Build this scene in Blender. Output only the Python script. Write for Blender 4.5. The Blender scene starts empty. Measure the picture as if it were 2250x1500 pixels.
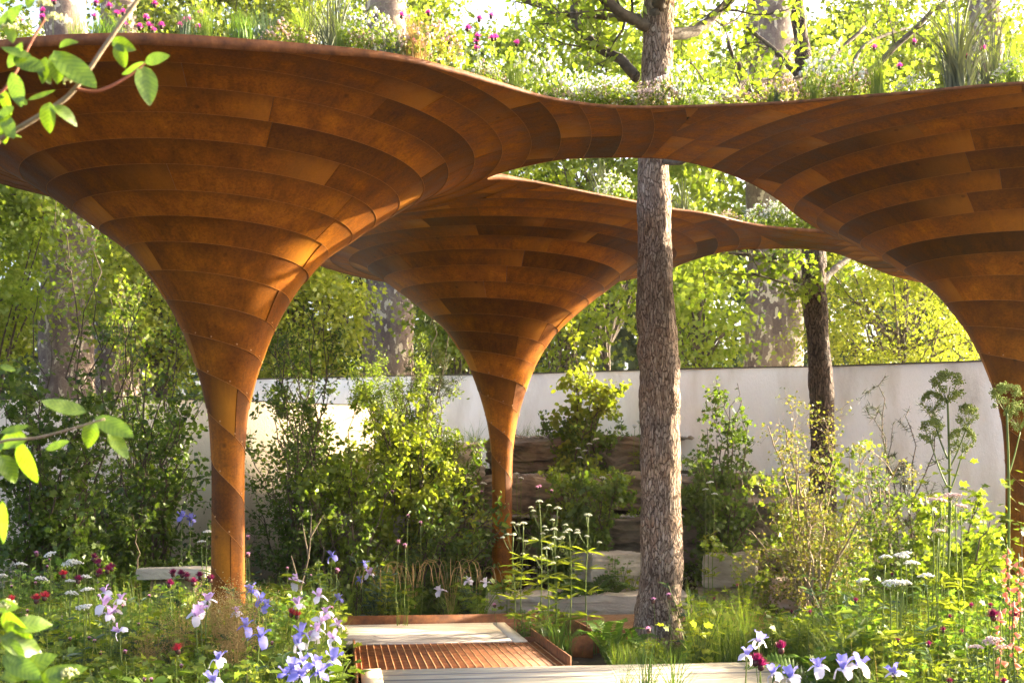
import bpy, bmesh, math, random
import numpy as np
from mathutils import Vector, Matrix, noise

R = math.radians
rng = np.random.default_rng(11)
random.seed(11)
scene = bpy.context.scene
COL = scene.collection

# ------------------------------------------------------------------ camera
FPX, CX, HY, CZ = 2600.0, 1125.0, 1080.0, 1.36
cam_d = bpy.data.cameras.new('camera')
cam = bpy.data.objects.new('camera', cam_d); COL.objects.link(cam)
cam.location = (0, 0, CZ); cam.rotation_euler = (R(90), 0, 0)
cam_d.sensor_width = 36; cam_d.lens = FPX / 2250 * 36
cam_d.shift_y = (HY - 750) / 2250
cam_d.clip_start = 0.05; cam_d.clip_end = 2000
cam_d.dof.use_dof = True; cam_d.dof.focus_distance = 8.5; cam_d.dof.aperture_fstop = 5.6
scene.camera = cam

# ------------------------------------------------------------------ world, sun, exposure
SUN_AZ, SUN_EL = 66.0, 20.0          # azimuth clockwise from +Y (view axis), elevation
world = bpy.data.worlds.new('World'); scene.world = world; world.use_nodes = True
wn = world.node_tree; wn.nodes.clear()
sky = wn.nodes.new('ShaderNodeTexSky'); sky.sky_type = 'NISHITA'; sky.sun_disc = False
sky.sun_elevation = R(SUN_EL); sky.sun_rotation = R(SUN_AZ)
sky.air_density = 0.7; sky.dust_density = 8.0; sky.ozone_density = 0.0
bgn = wn.nodes.new('ShaderNodeBackground'); bgn.inputs[1].default_value = 0.15
wo = wn.nodes.new('ShaderNodeOutputWorld')
wn.links.new(sky.outputs[0], bgn.inputs[0]); wn.links.new(bgn.outputs[0], wo.inputs[0])
sun_d = bpy.data.lights.new('sun', 'SUN'); sun_d.energy = 5.0; sun_d.angle = R(0.6); sun_d.color = (1.0, 0.86, 0.62)
sun = bpy.data.objects.new('sun', sun_d); COL.objects.link(sun)
sv = Vector((math.sin(R(SUN_AZ)) * math.cos(R(SUN_EL)), math.cos(R(SUN_AZ)) * math.cos(R(SUN_EL)), math.sin(R(SUN_EL))))
sun.rotation_euler = sv.to_track_quat('Z', 'Y').to_euler()
sun.location = (20, 20, 20)
scene.view_settings.view_transform = 'Standard'; scene.view_settings.look = 'None'
scene.view_settings.exposure = 2.7; scene.view_settings.gamma = 1.0
scene.view_settings.use_curve_mapping = False
scene.render.engine = 'CYCLES'
cy = scene.cycles
cy.use_denoising = True; cy.max_bounces = 8; cy.diffuse_bounces = 4; cy.glossy_bounces = 2
cy.transmission_bounces = 4; cy.transparent_max_bounces = 8; cy.sample_clamp_indirect = 6
cy.use_adaptive_sampling = True; cy.adaptive_threshold = 0.015

# ------------------------------------------------------------------ helpers
def P(px, py, D):
    """photograph measurement -> place at distance D"""
    return np.array([(px - CX) / FPX * D, D, CZ + (HY - py) / FPX * D])

def unit(a):
    n = np.linalg.norm(a, axis=-1, keepdims=True); n[n == 0] = 1
    return a / n

class Geo:
    def __init__(s): s.V = []; s.F = []; s.n = 0
    def add(s, V, F):
        V = np.asarray(V, float).reshape(-1, 3); F = np.asarray(F, int).reshape(-1, 3)
        if len(V) == 0: return s
        s.V.append(V); s.F.append(F + s.n); s.n += len(V); return s
    def arr(s):
        if not s.V: return np.zeros((0, 3)), np.zeros((0, 3), int)
        return np.vstack(s.V), np.vstack(s.F)

def make_mesh(name, V, F, mat=None, smooth=False, uv=None):
    V = np.asarray(V, np.float32); F = np.asarray(F, np.int32)
    me = bpy.data.meshes.new(name)
    me.vertices.add(len(V)); me.vertices.foreach_set('co', V.ravel())
    me.loops.add(F.size); me.loops.foreach_set('vertex_index', F.ravel())
    me.polygons.add(len(F))
    me.polygons.foreach_set('loop_start', np.arange(0, F.size, 3, dtype=np.int32))
    me.polygons.foreach_set('loop_total', np.full(len(F), 3, np.int32))
    if smooth: me.polygons.foreach_set('use_smooth', np.ones(len(F), bool))
    if uv is not None:
        l = me.uv_layers.new(name='UVMap')
        l.data.foreach_set('uv', np.asarray(uv, np.float32)[F.ravel()].ravel())
    me.update(calc_edges=True)
    if mat: me.materials.append(mat)
    return me

def obj(name, me, parent=None, loc=None, rot=None, scale=None, kind=None):
    o = bpy.data.objects.new(name, me); COL.objects.link(o)
    if parent: o.parent = parent
    if loc is not None: o.location = loc
    if rot is not None: o.rotation_euler = rot
    if scale is not None: o.scale = (scale,) * 3 if np.isscalar(scale) else scale
    if kind: o['kind'] = kind
    return o

def build(name, geo, mat, parent=None, smooth=False, kind=None, **k):
    V, F = geo.arr() if isinstance(geo, Geo) else geo
    return obj(name, make_mesh(name, V, F, mat, smooth), parent, kind=kind, **k)

def tag(o, label, cat, group=None):
    o['label'] = label; o['category'] = cat
    if 'kind' not in o: o['kind'] = 'thing'
    if group: o['group'] = group
    return o

def thing(name, loc, label, cat, group=None, rz=0.0, scale=None):
    o = obj(name, None, None, loc, (0, 0, rz), scale)
    o.empty_display_size = 0.1
    return tag(o, label, cat, group)

def struct(o): o['kind'] = 'structure'; return o

def copy_tree(o, parent=None):
    c = o.copy(); COL.objects.link(c); c.parent = parent
    for ch in o.children: copy_tree(ch, c)
    return c

def tube(pts, rad, sides=6, cap=True):
    pts = np.asarray(pts, float); n = len(pts); rad = np.broadcast_to(np.asarray(rad, float), (n,))
    t = np.gradient(pts, axis=0); t = unit(t)
    ref = np.array([0, 0, 1.0]) if abs(t[0][2]) < 0.9 else np.array([1.0, 0, 0])
    u = np.cross(ref, t[0]); u /= np.linalg.norm(u)
    U = np.zeros((n, 3))
    for i in range(n):
        u = u - t[i] * np.dot(u, t[i]); u /= (np.linalg.norm(u) + 1e-9); U[i] = u
    W = np.cross(t, U)
    a = np.arange(sides) * 2 * math.pi / sides
    V = pts[:, None] + rad[:, None, None] * (np.cos(a)[None, :, None] * U[:, None] + np.sin(a)[None, :, None] * W[:, None])
    V = V.reshape(-1, 3)
    i = np.arange(n - 1)[:, None] * sides; j = np.arange(sides)[None, :]; j2 = (j + 1) % sides
    a0 = (i + j).ravel(); a1 = (i + j2).ravel(); b0 = a0 + sides; b1 = a1 + sides
    F = np.concatenate([np.stack([a0, a1, b1], 1), np.stack([a0, b1, b0], 1)])
    if cap:
        V = np.vstack([V, pts[-1:], pts[:1]]); k = n * sides
        q = np.arange(sides); q2 = (q + 1) % sides; L = (n - 1) * sides
        F = np.vstack([F, np.stack([L + q, L + q2, np.full(sides, k)], 1), np.stack([q2, q, np.full(sides, k + 1)], 1)])
    return V, F

def boxg(x0, x1, y0, y1, z0, z1):
    V = np.array([(x, y, z) for z in (z0, z1) for y in (y0, y1) for x in (x0, x1)], float)
    F = np.array([(0, 2, 3), (0, 3, 1), (4, 5, 7), (4, 7, 6), (0, 1, 5), (0, 5, 4), (2, 6, 7), (2, 7, 3), (0, 4, 6), (0, 6, 2), (1, 3, 7), (1, 7, 5)])
    return V, F

# leaf templates: x along the leaf, y across, z up
T_LEAF = (np.array([(0, 0, 0), (.3, .22, .05), (.3, -.22, .05), (.68, .2, .04), (.68, -.2, .04), (1, 0, -.08), (.5, 0, -.02)]),
          np.array([(0, 2, 6), (0, 6, 1), (1, 6, 3), (6, 2, 4), (6, 4, 5), (3, 6, 5)]))
T_OVAL = (np.array([(0, 0, 0), (.25, .3, .06), (.25, -.3, .06), (.65, .34, .05), (.65, -.34, .05), (1, 0, -.06), (.5, 0, -.03)]), T_LEAF[1])
T_LOBE = (np.array([(0, 0, 0), (.1, .42, .05), (.36, .24, 0), (.62, .5, .02), (.66, .18, 0), (1, 0, -.08), (.66, -.18, 0), (.62, -.5, .02), (.36, -.24, 0), (.1, -.42, .05)]),
          np.array([(0, 2, 1), (0, 4, 2), (2, 4, 3), (0, 5, 4), (0, 6, 5), (0, 8, 6), (8, 7, 6), (0, 9, 8)]))
T_DIAM = (np.array([(0, 0, 0), (.45, .26, .05), (.45, -.26, .05), (1, 0, -.05)]), np.array([(0, 2, 1), (1, 2, 3)]))
T_NEED = (np.array([(0, .03, 0), (0, -.03, 0), (1, 0, 0)]), np.array([(0, 1, 2)]))

def scatter(T, pos, d, nrm, size, wid=1.0):
    tv, tf = T; N = len(pos)
    if N == 0: return np.zeros((0, 3)), np.zeros((0, 3), int)
    x = unit(d); y = unit(np.cross(nrm, x)); z = np.cross(x, y)
    s = np.broadcast_to(np.asarray(size, float), (N,))[:, None, None]
    V = pos[:, None] + s * (tv[None, :, 0:1] * x[:, None] + wid * tv[None, :, 1:2] * y[:, None] + tv[None, :, 2:3] * z[:, None])
    F = tf[None] + (np.arange(N) * len(tv))[:, None, None]
    return V.reshape(-1, 3), F.reshape(-1, 3)

def rand_dirs(n, zb=0.0, zs=1.0):
    d = rng.normal(size=(n, 3)); d[:, 2] = d[:, 2] * zs + zb
    return unit(d)

def spline(pts, n):
    pts = np.asarray(pts, float); m = len(pts)
    t = np.linspace(0, m - 1, n); i = np.clip(t.astype(int), 0, m - 2); f = (t - i)[:, None]
    p = lambda k: pts[np.clip(k, 0, m - 1)]
    p0, p1, p2, p3 = p(i - 1), p(i), p(i + 1), p(i + 2)
    return 0.5 * (2 * p1 + (p2 - p0) * f + (2 * p0 - 5 * p1 + 4 * p2 - p3) * f ** 2 + (3 * p1 - p0 - 3 * p2 + p3) * f ** 3)

# ------------------------------------------------------------------ materials
MATS = {}
def newmat(name):
    m = bpy.data.materials.new(name); m.use_nodes = True; nt = m.node_tree; nt.nodes.clear()
    out = nt.nodes.new('ShaderNodeOutputMaterial'); MATS[name] = m
    return m, nt, out
def N(nt, t, **kw):
    n = nt.nodes.new(t)
    for k, v in kw.items():
        if k.startswith('i_'): n.inputs[k[2:]].default_value = v
        else: setattr(n, k, v)
    return n
def ramp(nt, stops, interp='LINEAR'):
    r = nt.nodes.new('ShaderNodeValToRGB'); r.color_ramp.interpolation = interp
    e = r.color_ramp.elements
    while len(e) > 1: e.remove(e[-1])
    e[0].position = stops[0][0]; e[0].color = (*stops[0][1], 1)
    for p, c in stops[1:]:
        x = e.new(p); x.color = (*c, 1)
    return r
def mixc(nt, fac, a, b, mode='MIX'):
    m = nt.nodes.new('ShaderNodeMix'); m.data_type = 'RGBA'; m.blend_type = mode; m.clamp_factor = True
    for sock, v in ((m.inputs[0], fac), (m.inputs[6], a), (m.inputs[7], b)):
        if hasattr(v, 'is_output') or isinstance(v, bpy.types.NodeSocket): nt.links.new(v, sock)
        elif isinstance(v, (int, float)): sock.default_value = v
        else: sock.default_value = (*v, 1)
    return m.outputs[2]
def mth(nt, op, a, b=None, c=None):
    m = nt.nodes.new('ShaderNodeMath'); m.operation = op
    for i, v in enumerate((a, b, c)):
        if v is None: continue
        if isinstance(v, bpy.types.NodeSocket): nt.links.new(v, m.inputs[i])
        else: m.inputs[i].default_value = v
    return m.outputs[0]

def leaf_mat(name, c1, c2, trans=0.45, tint=(1.17, 1.22, 0.58), gloss=0.03, objvar=0.25):
    m, nt, out = newmat(name)
    geo = N(nt, 'ShaderNodeNewGeometry'); oi = N(nt, 'ShaderNodeObjectInfo')
    col = mixc(nt, geo.outputs['Random Per Island'], c1, c2)
    br = mth(nt, 'MULTIPLY_ADD', oi.outputs['Random'], objvar, 1 - objvar / 2)
    vm = N(nt, 'ShaderNodeVectorMath', operation='SCALE'); nt.links.new(col, vm.inputs[0]); nt.links.new(br, vm.inputs['Scale'])
    tm = N(nt, 'ShaderNodeVectorMath', operation='MULTIPLY'); nt.links.new(vm.outputs[0], tm.inputs[0]); tm.inputs[1].default_value = tint
    d = N(nt, 'ShaderNodeBsdfDiffuse'); t = N(nt, 'ShaderNodeBsdfTranslucent'); g = N(nt, 'ShaderNodeBsdfGlossy'); g.inputs['Roughness'].default_value = .42
    g.inputs['Color'].default_value = (.8, .85, .8, 1)
    nt.links.new(vm.outputs[0], d.inputs[0]); nt.links.new(tm.outputs[0], t.inputs[0])
    m1 = N(nt, 'ShaderNodeMixShader'); m1.inputs[0].default_value = trans
    nt.links.new(d.outputs[0], m1.inputs[1]); nt.links.new(t.outputs[0], m1.inputs[2])
    m2 = N(nt, 'ShaderNodeMixShader'); m2.inputs[0].default_value = gloss
    nt.links.new(m1.outputs[0], m2.inputs[1]); nt.links.new(g.outputs[0], m2.inputs[2])
    nt.links.new(m2.outputs[0], out.inputs[0])
    return m

def noise_mat(name, stops, scale=5.0, stretch=(1, 1, 1), rough=.85, bump=.3, bscale=30.0, spec=.3, detail=6.0, coords='Object', voro=None):
    m, nt, out = newmat(name)
    tc = N(nt, 'ShaderNodeTexCoord'); mp = N(nt, 'ShaderNodeMapping'); mp.inputs['Scale'].default_value = stretch
    nt.links.new(tc.outputs[coords], mp.inputs[0])
    nz = N(nt, 'ShaderNodeTexNoise', i_Scale=scale, i_Detail=detail, i_Roughness=.6); nt.links.new(mp.outputs[0], nz.inputs[0])
    rp = ramp(nt, stops); nt.links.new(nz.outputs[0], rp.inputs[0])
    col = rp.outputs[0]
    nb = N(nt, 'ShaderNodeTexNoise', i_Scale=bscale, i_Detail=5.0, i_Roughness=.65); nt.links.new(mp.outputs[0], nb.inputs[0])
    bp = N(nt, 'ShaderNodeBump', i_Strength=bump, i_Distance=.02); nt.links.new(nb.outputs[0], bp.inputs['Height'])
    oi = N(nt, 'ShaderNodeObjectInfo')
    br = mth(nt, 'MULTIPLY_ADD', oi.outputs['Random'], .3, .85)
    vm = N(nt, 'ShaderNodeVectorMath', operation='SCALE'); nt.links.new(col, vm.inputs[0]); nt.links.new(br, vm.inputs['Scale'])
    b = N(nt, 'ShaderNodeBsdfPrincipled', i_Roughness=rough); b.inputs['Specular IOR Level'].default_value = spec
    nt.links.new(vm.outputs[0], b.inputs['Base Color']); nt.links.new(bp.outputs[0], b.inputs['Normal'])
    nt.links.new(b.outputs[0], out.inputs[0])
    return m

def rust_plate_mat():
    m, nt, out = newmat('weathering_steel_plate')
    tc = N(nt, 'ShaderNodeTexCoord'); oi = N(nt, 'ShaderNodeObjectInfo')
    ca = N(nt, 'ShaderNodeCombineXYZ')
    r10 = mth(nt, 'MULTIPLY', oi.outputs['Random'], 37.0)
    for k in range(3): nt.links.new(r10, ca.inputs[k])
    off = N(nt, 'ShaderNodeVectorMath', operation='ADD'); nt.links.new(tc.outputs['Object'], off.inputs[0]); nt.links.new(ca.outputs[0], off.inputs[1])
    n1 = N(nt, 'ShaderNodeTexNoise', i_Scale=4.2, i_Detail=7.0, i_Roughness=.68); nt.links.new(off.outputs[0], n1.inputs[0])
    n2 = N(nt, 'ShaderNodeTexNoise', i_Scale=55.0, i_Detail=8.0, i_Roughness=.75); nt.links.new(off.outputs[0], n2.inputs[0])
    # run-down streaks along the plate's short side
    mu = N(nt, 'ShaderNodeMapping'); mu.inputs['Scale'].default_value = (30, .7, 1); nt.links.new(tc.outputs['UV'], mu.inputs[0])
    n3 = N(nt, 'ShaderNodeTexNoise', i_Scale=1.0, i_Detail=3.0); ad = N(nt, 'ShaderNodeVectorMath', operation='ADD'); nt.links.new(mu.outputs[0], ad.inputs[0]); nt.links.new(ca.outputs[0], ad.inputs[1]); nt.links.new(ad.outputs[0], n3.inputs[0])
    base = ramp(nt, [(.26, (.13, .038, .003)), (.5, (.25, .079, .0036)), (.74, (.43, .148, .005))]); nt.links.new(n1.outputs[0], base.inputs[0])
    tone = ramp(nt, [(0, (.30, .29, .40)), (.07, (.5, .47, .5)), (.2, (.72, .68, .66)), (.6, (1.0, .98, .95)), (.85, (1.25, 1.25, 1.1)), (1, (1.5, 1.5, 1.2))]); nt.links.new(oi.outputs['Random'], tone.inputs[0])
    c = mixc(nt, 1.0, base.outputs[0], tone.outputs[0], 'MULTIPLY')
    st = ramp(nt, [(.34, (.45, .42, .42)), (.5, (1, 1, 1)), (.7, (1.2, 1.15, 1.1))]); nt.links.new(n3.outputs[0], st.inputs[0])
    c = mixc(nt, .38, c, st.outputs[0], 'MULTIPLY')
    fi = ramp(nt, [(.34, (.55, .52, .5)), (.5, (1, 1, 1)), (.66, (1.4, 1.3, 1.15))]); nt.links.new(n2.outputs[0], fi.inputs[0])
    c = mixc(nt, .8, c, fi.outputs[0], 'MULTIPLY')
    # brighter orange fading out from the butt joint of some plates
    su = N(nt, 'ShaderNodeSeparateXYZ'); nt.links.new(tc.outputs['UV'], su.inputs[0])
    wob = mth(nt, 'ADD', su.outputs[0], mth(nt, 'MULTIPLY_ADD', n1.outputs[0], .22, -.11))
    bl = N(nt, 'ShaderNodeMapRange'); bl.inputs['From Min'].default_value = .04; bl.inputs['From Max'].default_value = .26; bl.inputs['To Min'].default_value = 1; bl.inputs['To Max'].default_value = 0; nt.links.new(wob, bl.inputs['Value'])
    r2 = mth(nt, 'FRACT', mth(nt, 'MULTIPLY', oi.outputs['Random'], 13.7))
    c = mixc(nt, mth(nt, 'MULTIPLY', bl.outputs[0], mth(nt, 'MULTIPLY', r2, .8)), c, (.50, .19, .014))
    # dark run-off below the upper lap
    dr = N(nt, 'ShaderNodeMapRange'); dr.inputs['From Min'].default_value = .55; dr.inputs['From Max'].default_value = 1.0; dr.inputs['To Min'].default_value = 0; dr.inputs['To Max'].default_value = .5
    nt.links.new(mth(nt, 'ADD', su.outputs[1], mth(nt, 'MULTIPLY_ADD', n3.outputs[0], .9, -.45)), dr.inputs['Value'])
    c = mixc(nt, dr.outputs[0], c, (.07, .024, .006))
    # dark clip marks
    vo = N(nt, 'ShaderNodeTexVoronoi', i_Scale=4.5); nt.links.new(off.outputs[0], vo.inputs[0])
    sp = ramp(nt, [(.0, (.35, .33, .32)), (.05, (.45, .42, .4)), (.10, (1, 1, 1))]); nt.links.new(vo.outputs['Distance'], sp.inputs[0])
    c = mixc(nt, .8, c, sp.outputs[0], 'MULTIPLY')
    # edge highlight painted in: lapped edge catching light, tinted like worn rust
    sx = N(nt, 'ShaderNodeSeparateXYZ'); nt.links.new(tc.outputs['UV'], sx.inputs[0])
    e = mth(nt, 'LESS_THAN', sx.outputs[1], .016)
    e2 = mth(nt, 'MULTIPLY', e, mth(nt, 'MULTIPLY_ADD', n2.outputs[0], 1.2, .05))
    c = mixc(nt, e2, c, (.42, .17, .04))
    bp = N(nt, 'ShaderNodeBump', i_Strength=.22, i_Distance=.01); nt.links.new(n2.outputs[0], bp.inputs['Height'])
    b = N(nt, 'ShaderNodeBsdfPrincipled'); nt.links.new(c, b.inputs['Base Color']); nt.links.new(bp.outputs[0], b.inputs['Normal'])
    rr = ramp(nt, [(.3, (.42,) * 3), (.7, (.68,) * 3)]); nt.links.new(n1.outputs[0], rr.inputs[0]); nt.links.new(rr.outputs[0], b.inputs['Roughness'])
    b.inputs['Specular IOR Level'].default_value = .16
    nt.links.new(b.outputs[0], out.inputs[0])
    return m

def bark_mat(name, dark, mid, light, sc=14.0, zs=.28, bump=.9):
    m, nt, out = newmat(name)
    tc = N(nt, 'ShaderNodeTexCoord'); mp = N(nt, 'ShaderNodeMapping'); mp.inputs['Scale'].default_value = (1, 1, zs); nt.links.new(tc.outputs['Object'], mp.inputs[0])
    nz = N(nt, 'ShaderNodeTexNoise', i_Scale=9.0, i_Detail=4.0); nt.links.new(mp.outputs[0], nz.inputs[0])
    w = N(nt, 'ShaderNodeVectorMath', operation='SCALE'); nt.links.new(nz.outputs['Color'], w.inputs[0]); w.inputs['Scale'].default_value = .14
    a = N(nt, 'ShaderNodeVectorMath', operation='ADD'); nt.links.new(mp.outputs[0], a.inputs[0]); nt.links.new(w.outputs[0], a.inputs[1])
    v = N(nt, 'ShaderNodeTexVoronoi', feature='DISTANCE_TO_EDGE', i_Scale=sc); nt.links.new(a.outputs[0], v.inputs[0])
    vc = N(nt, 'ShaderNodeTexVoronoi', i_Scale=sc); nt.links.new(a.outputs[0], vc.inputs[0])
    sxx = N(nt, 'ShaderNodeSeparateColor'); nt.links.new(vc.outputs['Color'], sxx.inputs[0])
    plate = mixc(nt, sxx.outputs[0], mid, light)
    f = N(nt, 'ShaderNodeTexNoise', i_Scale=60.0, i_Detail=6.0, i_Roughness=.7); nt.links.new(tc.outputs['Object'], f.inputs[0])
    fr = ramp(nt, [(.3, (.6,) * 3), (.7, (1.3,) * 3)]); nt.links.new(f.outputs[0], fr.inputs[0])
    plate = mixc(nt, .9, plate, fr.outputs[0], 'MULTIPLY')
    er = ramp(nt, [(0, (0,) * 3), (.10, (.75,) * 3), (.3, (1,) * 3)]); nt.links.new(v.outputs[0], er.inputs[0])
    c = mixc(nt, er.outputs[0], dark, plate)
    big = N(nt, 'ShaderNodeTexNoise', i_Scale=2.2, i_Detail=4.0); nt.links.new(tc.outputs['Object'], big.inputs[0])
    bgr = ramp(nt, [(.32, (.62, .60, .58)), (.5, (1, 1, 1)), (.62, (1.1, 1.0, .88)), (.72, (.8, .86, .66))]); nt.links.new(big.outputs[0], bgr.inputs[0])
    c = mixc(nt, 1.0, c, bgr.outputs[0], 'MULTIPLY')
    h = mth(nt, 'MULTIPLY_ADD', f.outputs[0], .35, er.outputs[0])
    bp = N(nt, 'ShaderNodeBump', i_Strength=bump, i_Distance=.02); nt.links.new(h, bp.inputs['Height'])
    b = N(nt, 'ShaderNodeBsdfPrincipled', i_Roughness=.9); b.inputs['Specular IOR Level'].default_value = .25
    nt.links.new(c, b.inputs['Base Color']); nt.links.new(bp.outputs[0], b.inputs['Normal']); nt.links.new(b.outputs[0], out.inputs[0])
    return m

def plane_bark_mat():
    m, nt, out = newmat('mottled_plane_bark')
    tc = N(nt, 'ShaderNodeTexCoord'); mp = N(nt, 'ShaderNodeMapping'); mp.inputs['Scale'].default_value = (1, 1, .55); nt.links.new(tc.outputs['Object'], mp.inputs[0])
    n1 = N(nt, 'ShaderNodeTexNoise', i_Scale=5.5, i_Detail=2.5, i_Roughness=.45); nt.links.new(mp.outputs[0], n1.inputs[0])
    n2 = N(nt, 'ShaderNodeTexNoise', i_Scale=8.5, i_Detail=2.0); nt.links.new(mp.outputs[0], n2.inputs[0])
    r1 = ramp(nt, [(0, (.15, .105, .09)), (.44, (.20, .145, .12)), (.52, (.27, .215, .16)), (.57, (.22, .16, .13))], 'CONSTANT'); nt.links.new(n1.outputs[0], r1.inputs[0])
    r2 = ramp(nt, [(0, (0,) * 3), (.60, (1,) * 3)], 'CONSTANT'); nt.links.new(n2.outputs[0], r2.inputs[0])
    c = mixc(nt, r2.outputs[0], r1.outputs[0], (.60, .52, .40))
    f = N(nt, 'ShaderNodeTexNoise', i_Scale=45.0, i_Detail=5.0); nt.links.new(tc.outputs['Object'], f.inputs[0])
    fr = ramp(nt, [(.3, (.75,) * 3), (.7, (1.2,) * 3)]); nt.links.new(f.outputs[0], fr.inputs[0])
    c = mixc(nt, .8, c, fr.outputs[0], 'MULTIPLY')
    bp = N(nt, 'ShaderNodeBump', i_Strength=.5, i_Distance=.03); nt.links.new(n1.outputs[0], bp.inputs['Height'])
    b = N(nt, 'ShaderNodeBsdfPrincipled', i_Roughness=.85); nt.links.new(c, b.inputs['Base Color']); nt.links.new(bp.outputs[0], b.inputs['Normal']); nt.links.new(b.outputs[0], out.inputs[0])
    return m

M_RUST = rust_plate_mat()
M_RIM = noise_mat('weathering_steel_edge', [(.3, (.09, .032, .012)), (.55, (.20, .07, .02)), (.75, (.33, .13, .04))], 12, rough=.65, bump=.2)
M_GRATE = noise_mat('rusty_grating', [(.3, (.13, .045, .018)), (.55, (.27, .095, .03)), (.75, (.42, .17, .055))], 9, rough=.6, bump=.2)
M_GBAR = noise_mat('worn_grating_bar', [(.3, (.38, .18, .07)), (.6, (.55, .30, .13))], 14, rough=.5, bump=.1)
M_SOIL = noise_mat('soil', [(.3, (.018, .013, .008)), (.6, (.05, .036, .02)), (.75, (.06, .06, .02))], 3, bump=.8, bscale=18, rough=.95)
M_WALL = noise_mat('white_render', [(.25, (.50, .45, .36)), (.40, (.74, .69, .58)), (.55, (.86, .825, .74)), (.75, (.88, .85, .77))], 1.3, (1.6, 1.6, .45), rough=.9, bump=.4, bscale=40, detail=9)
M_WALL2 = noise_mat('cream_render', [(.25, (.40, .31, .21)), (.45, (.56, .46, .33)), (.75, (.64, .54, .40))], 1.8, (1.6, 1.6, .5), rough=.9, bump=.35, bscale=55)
M_COPE = noise_mat('dark_coping', [(.3, (.05, .045, .04)), (.7, (.10, .09, .08))], 8)
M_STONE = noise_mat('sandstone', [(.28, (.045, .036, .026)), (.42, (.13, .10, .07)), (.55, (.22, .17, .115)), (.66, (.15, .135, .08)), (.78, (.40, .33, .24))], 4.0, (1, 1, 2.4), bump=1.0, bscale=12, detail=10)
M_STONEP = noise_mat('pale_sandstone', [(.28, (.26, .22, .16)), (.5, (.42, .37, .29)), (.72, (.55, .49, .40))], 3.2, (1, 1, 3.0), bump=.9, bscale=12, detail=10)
M_STONER = noise_mat('pink_streaked_stone', [(.28, (.45, .22, .10)), (.42, (.55, .40, .30)), (.6, (.62, .54, .48)), (.75, (.40, .36, .33))], 3.6, (1, 1, 1.2), bump=.6, bscale=16)
M_GRAVEL = noise_mat('gravel', [(.3, (.28, .25, .20)), (.7, (.55, .50, .43))], 7, bump=.4)
M_WOOD = noise_mat('pale_deck_board', [(.25, (.36, .28, .19)), (.42, (.60, .50, .36)), (.6, (.72, .63, .48)), (.8, (.78, .70, .56))], 3.0, (1.2, 26, 6), rough=.7, bump=.35, bscale=4)
M_WOODG = noise_mat('grey_deck_board', [(.25, (.17, .14, .12)), (.45, (.30, .26, .23)), (.62, (.40, .36, .33)), (.8, (.48, .43, .40))], 3.0, (1.2, 26, 6), rough=.7, bump=.35, bscale=4)
M_BARKP = bark_mat('scaly_pine_bark', (.085, .052, .036), (.27, .18, .13), (.46, .36, .28), 46, .26)
M_BARKD = bark_mat('dark_rough_bark', (.02, .014, .011), (.10, .07, .055), (.19, .14, .11), 36, .30)
M_LIMB = noise_mat('branch_bark', [(.3, (.045, .035, .026)), (.6, (.12, .095, .07)), (.75, (.2, .16, .12))], 12, bump=.6)
M_PLANE = plane_bark_mat()
M_STEM = leaf_mat('green_stem', (.09, .14, .03), (.16, .20, .05), .2)
M_TWIG = noise_mat('twig', [(.3, (.05, .035, .025)), (.7, (.13, .095, .065))], 10, bump=.3)
M_TWIGP = noise_mat('pale_twig', [(.3, (.16, .12, .08)), (.7, (.30, .23, .15))], 10, bump=.3)
# foliage
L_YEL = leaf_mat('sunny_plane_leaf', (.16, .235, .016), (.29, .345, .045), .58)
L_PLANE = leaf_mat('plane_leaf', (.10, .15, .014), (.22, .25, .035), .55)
L_FAR = leaf_mat('far_wood_leaf', (.04, .07, .03), (.08, .12, .05), .35)
L_DARK = leaf_mat('hawthorn_leaf', (.055, .10, .014), (.14, .20, .028), .48)
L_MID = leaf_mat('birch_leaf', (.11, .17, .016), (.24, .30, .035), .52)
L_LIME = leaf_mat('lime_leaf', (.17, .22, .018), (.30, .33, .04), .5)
L_BLUE = leaf_mat('grey_green_leaf', (.05, .085, .055), (.10, .145, .09), .35)
L_OLIVE = leaf_mat('olive_fine_leaf', (.085, .12, .028), (.24, .21, .045), .5)
L_GRASS = leaf_mat('meadow_blade', (.10, .17, .018), (.25, .31, .05), .48)
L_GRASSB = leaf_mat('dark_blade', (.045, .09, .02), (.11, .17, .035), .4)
L_STRAW = leaf_mat('golden_straw', (.32, .22, .08), (.5, .36, .15), .4, tint=(1.1, 1, .8))
L_FERN = leaf_mat('fern_leaf', (.08, .16, .02), (.16, .25, .04), .45)
L_SPIKE = leaf_mat('spiky_grey_blade', (.07, .085, .06), (.14, .15, .10), .2)
L_NEED = leaf_mat('pine_needle', (.035, .055, .022), (.09, .10, .035), .2)
def petal(name, a, b, tint=(1, 1, 1)): return leaf_mat(name, a, b, .35, tint=tint, gloss=.03, objvar=.2)
F_BLUE = petal('blue_violet_petal', (.15, .14, .50), (.28, .27, .68))
F_LILAC = petal('lilac_petal', (.50, .30, .62), (.68, .48, .75))
F_PALE = petal('pale_petal', (.62, .58, .72), (.78, .75, .82))
F_WHITE = petal('white_petal', (.72, .72, .68), (.82, .82, .78))
F_MAG = petal('magenta_petal', (.62, .04, .34), (.78, .10, .50))
F_CRIM = petal('crimson_petal', (.16, .01, .06), (.32, .02, .12))
F_RED = petal('red_petal', (.42, .02, .04), (.6, .05, .09))
F_PINK = petal('pink_petal', (.62, .25, .48), (.75, .40, .62))
F_BLUSH = petal('blush_petal', (.72, .52, .48), (.8, .66, .62))
F_CORAL = petal('coral_petal', (.66, .22, .14), (.78, .40, .28))
F_CREAM = petal('cream_bud', (.55, .58, .25), (.7, .7, .4))

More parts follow.
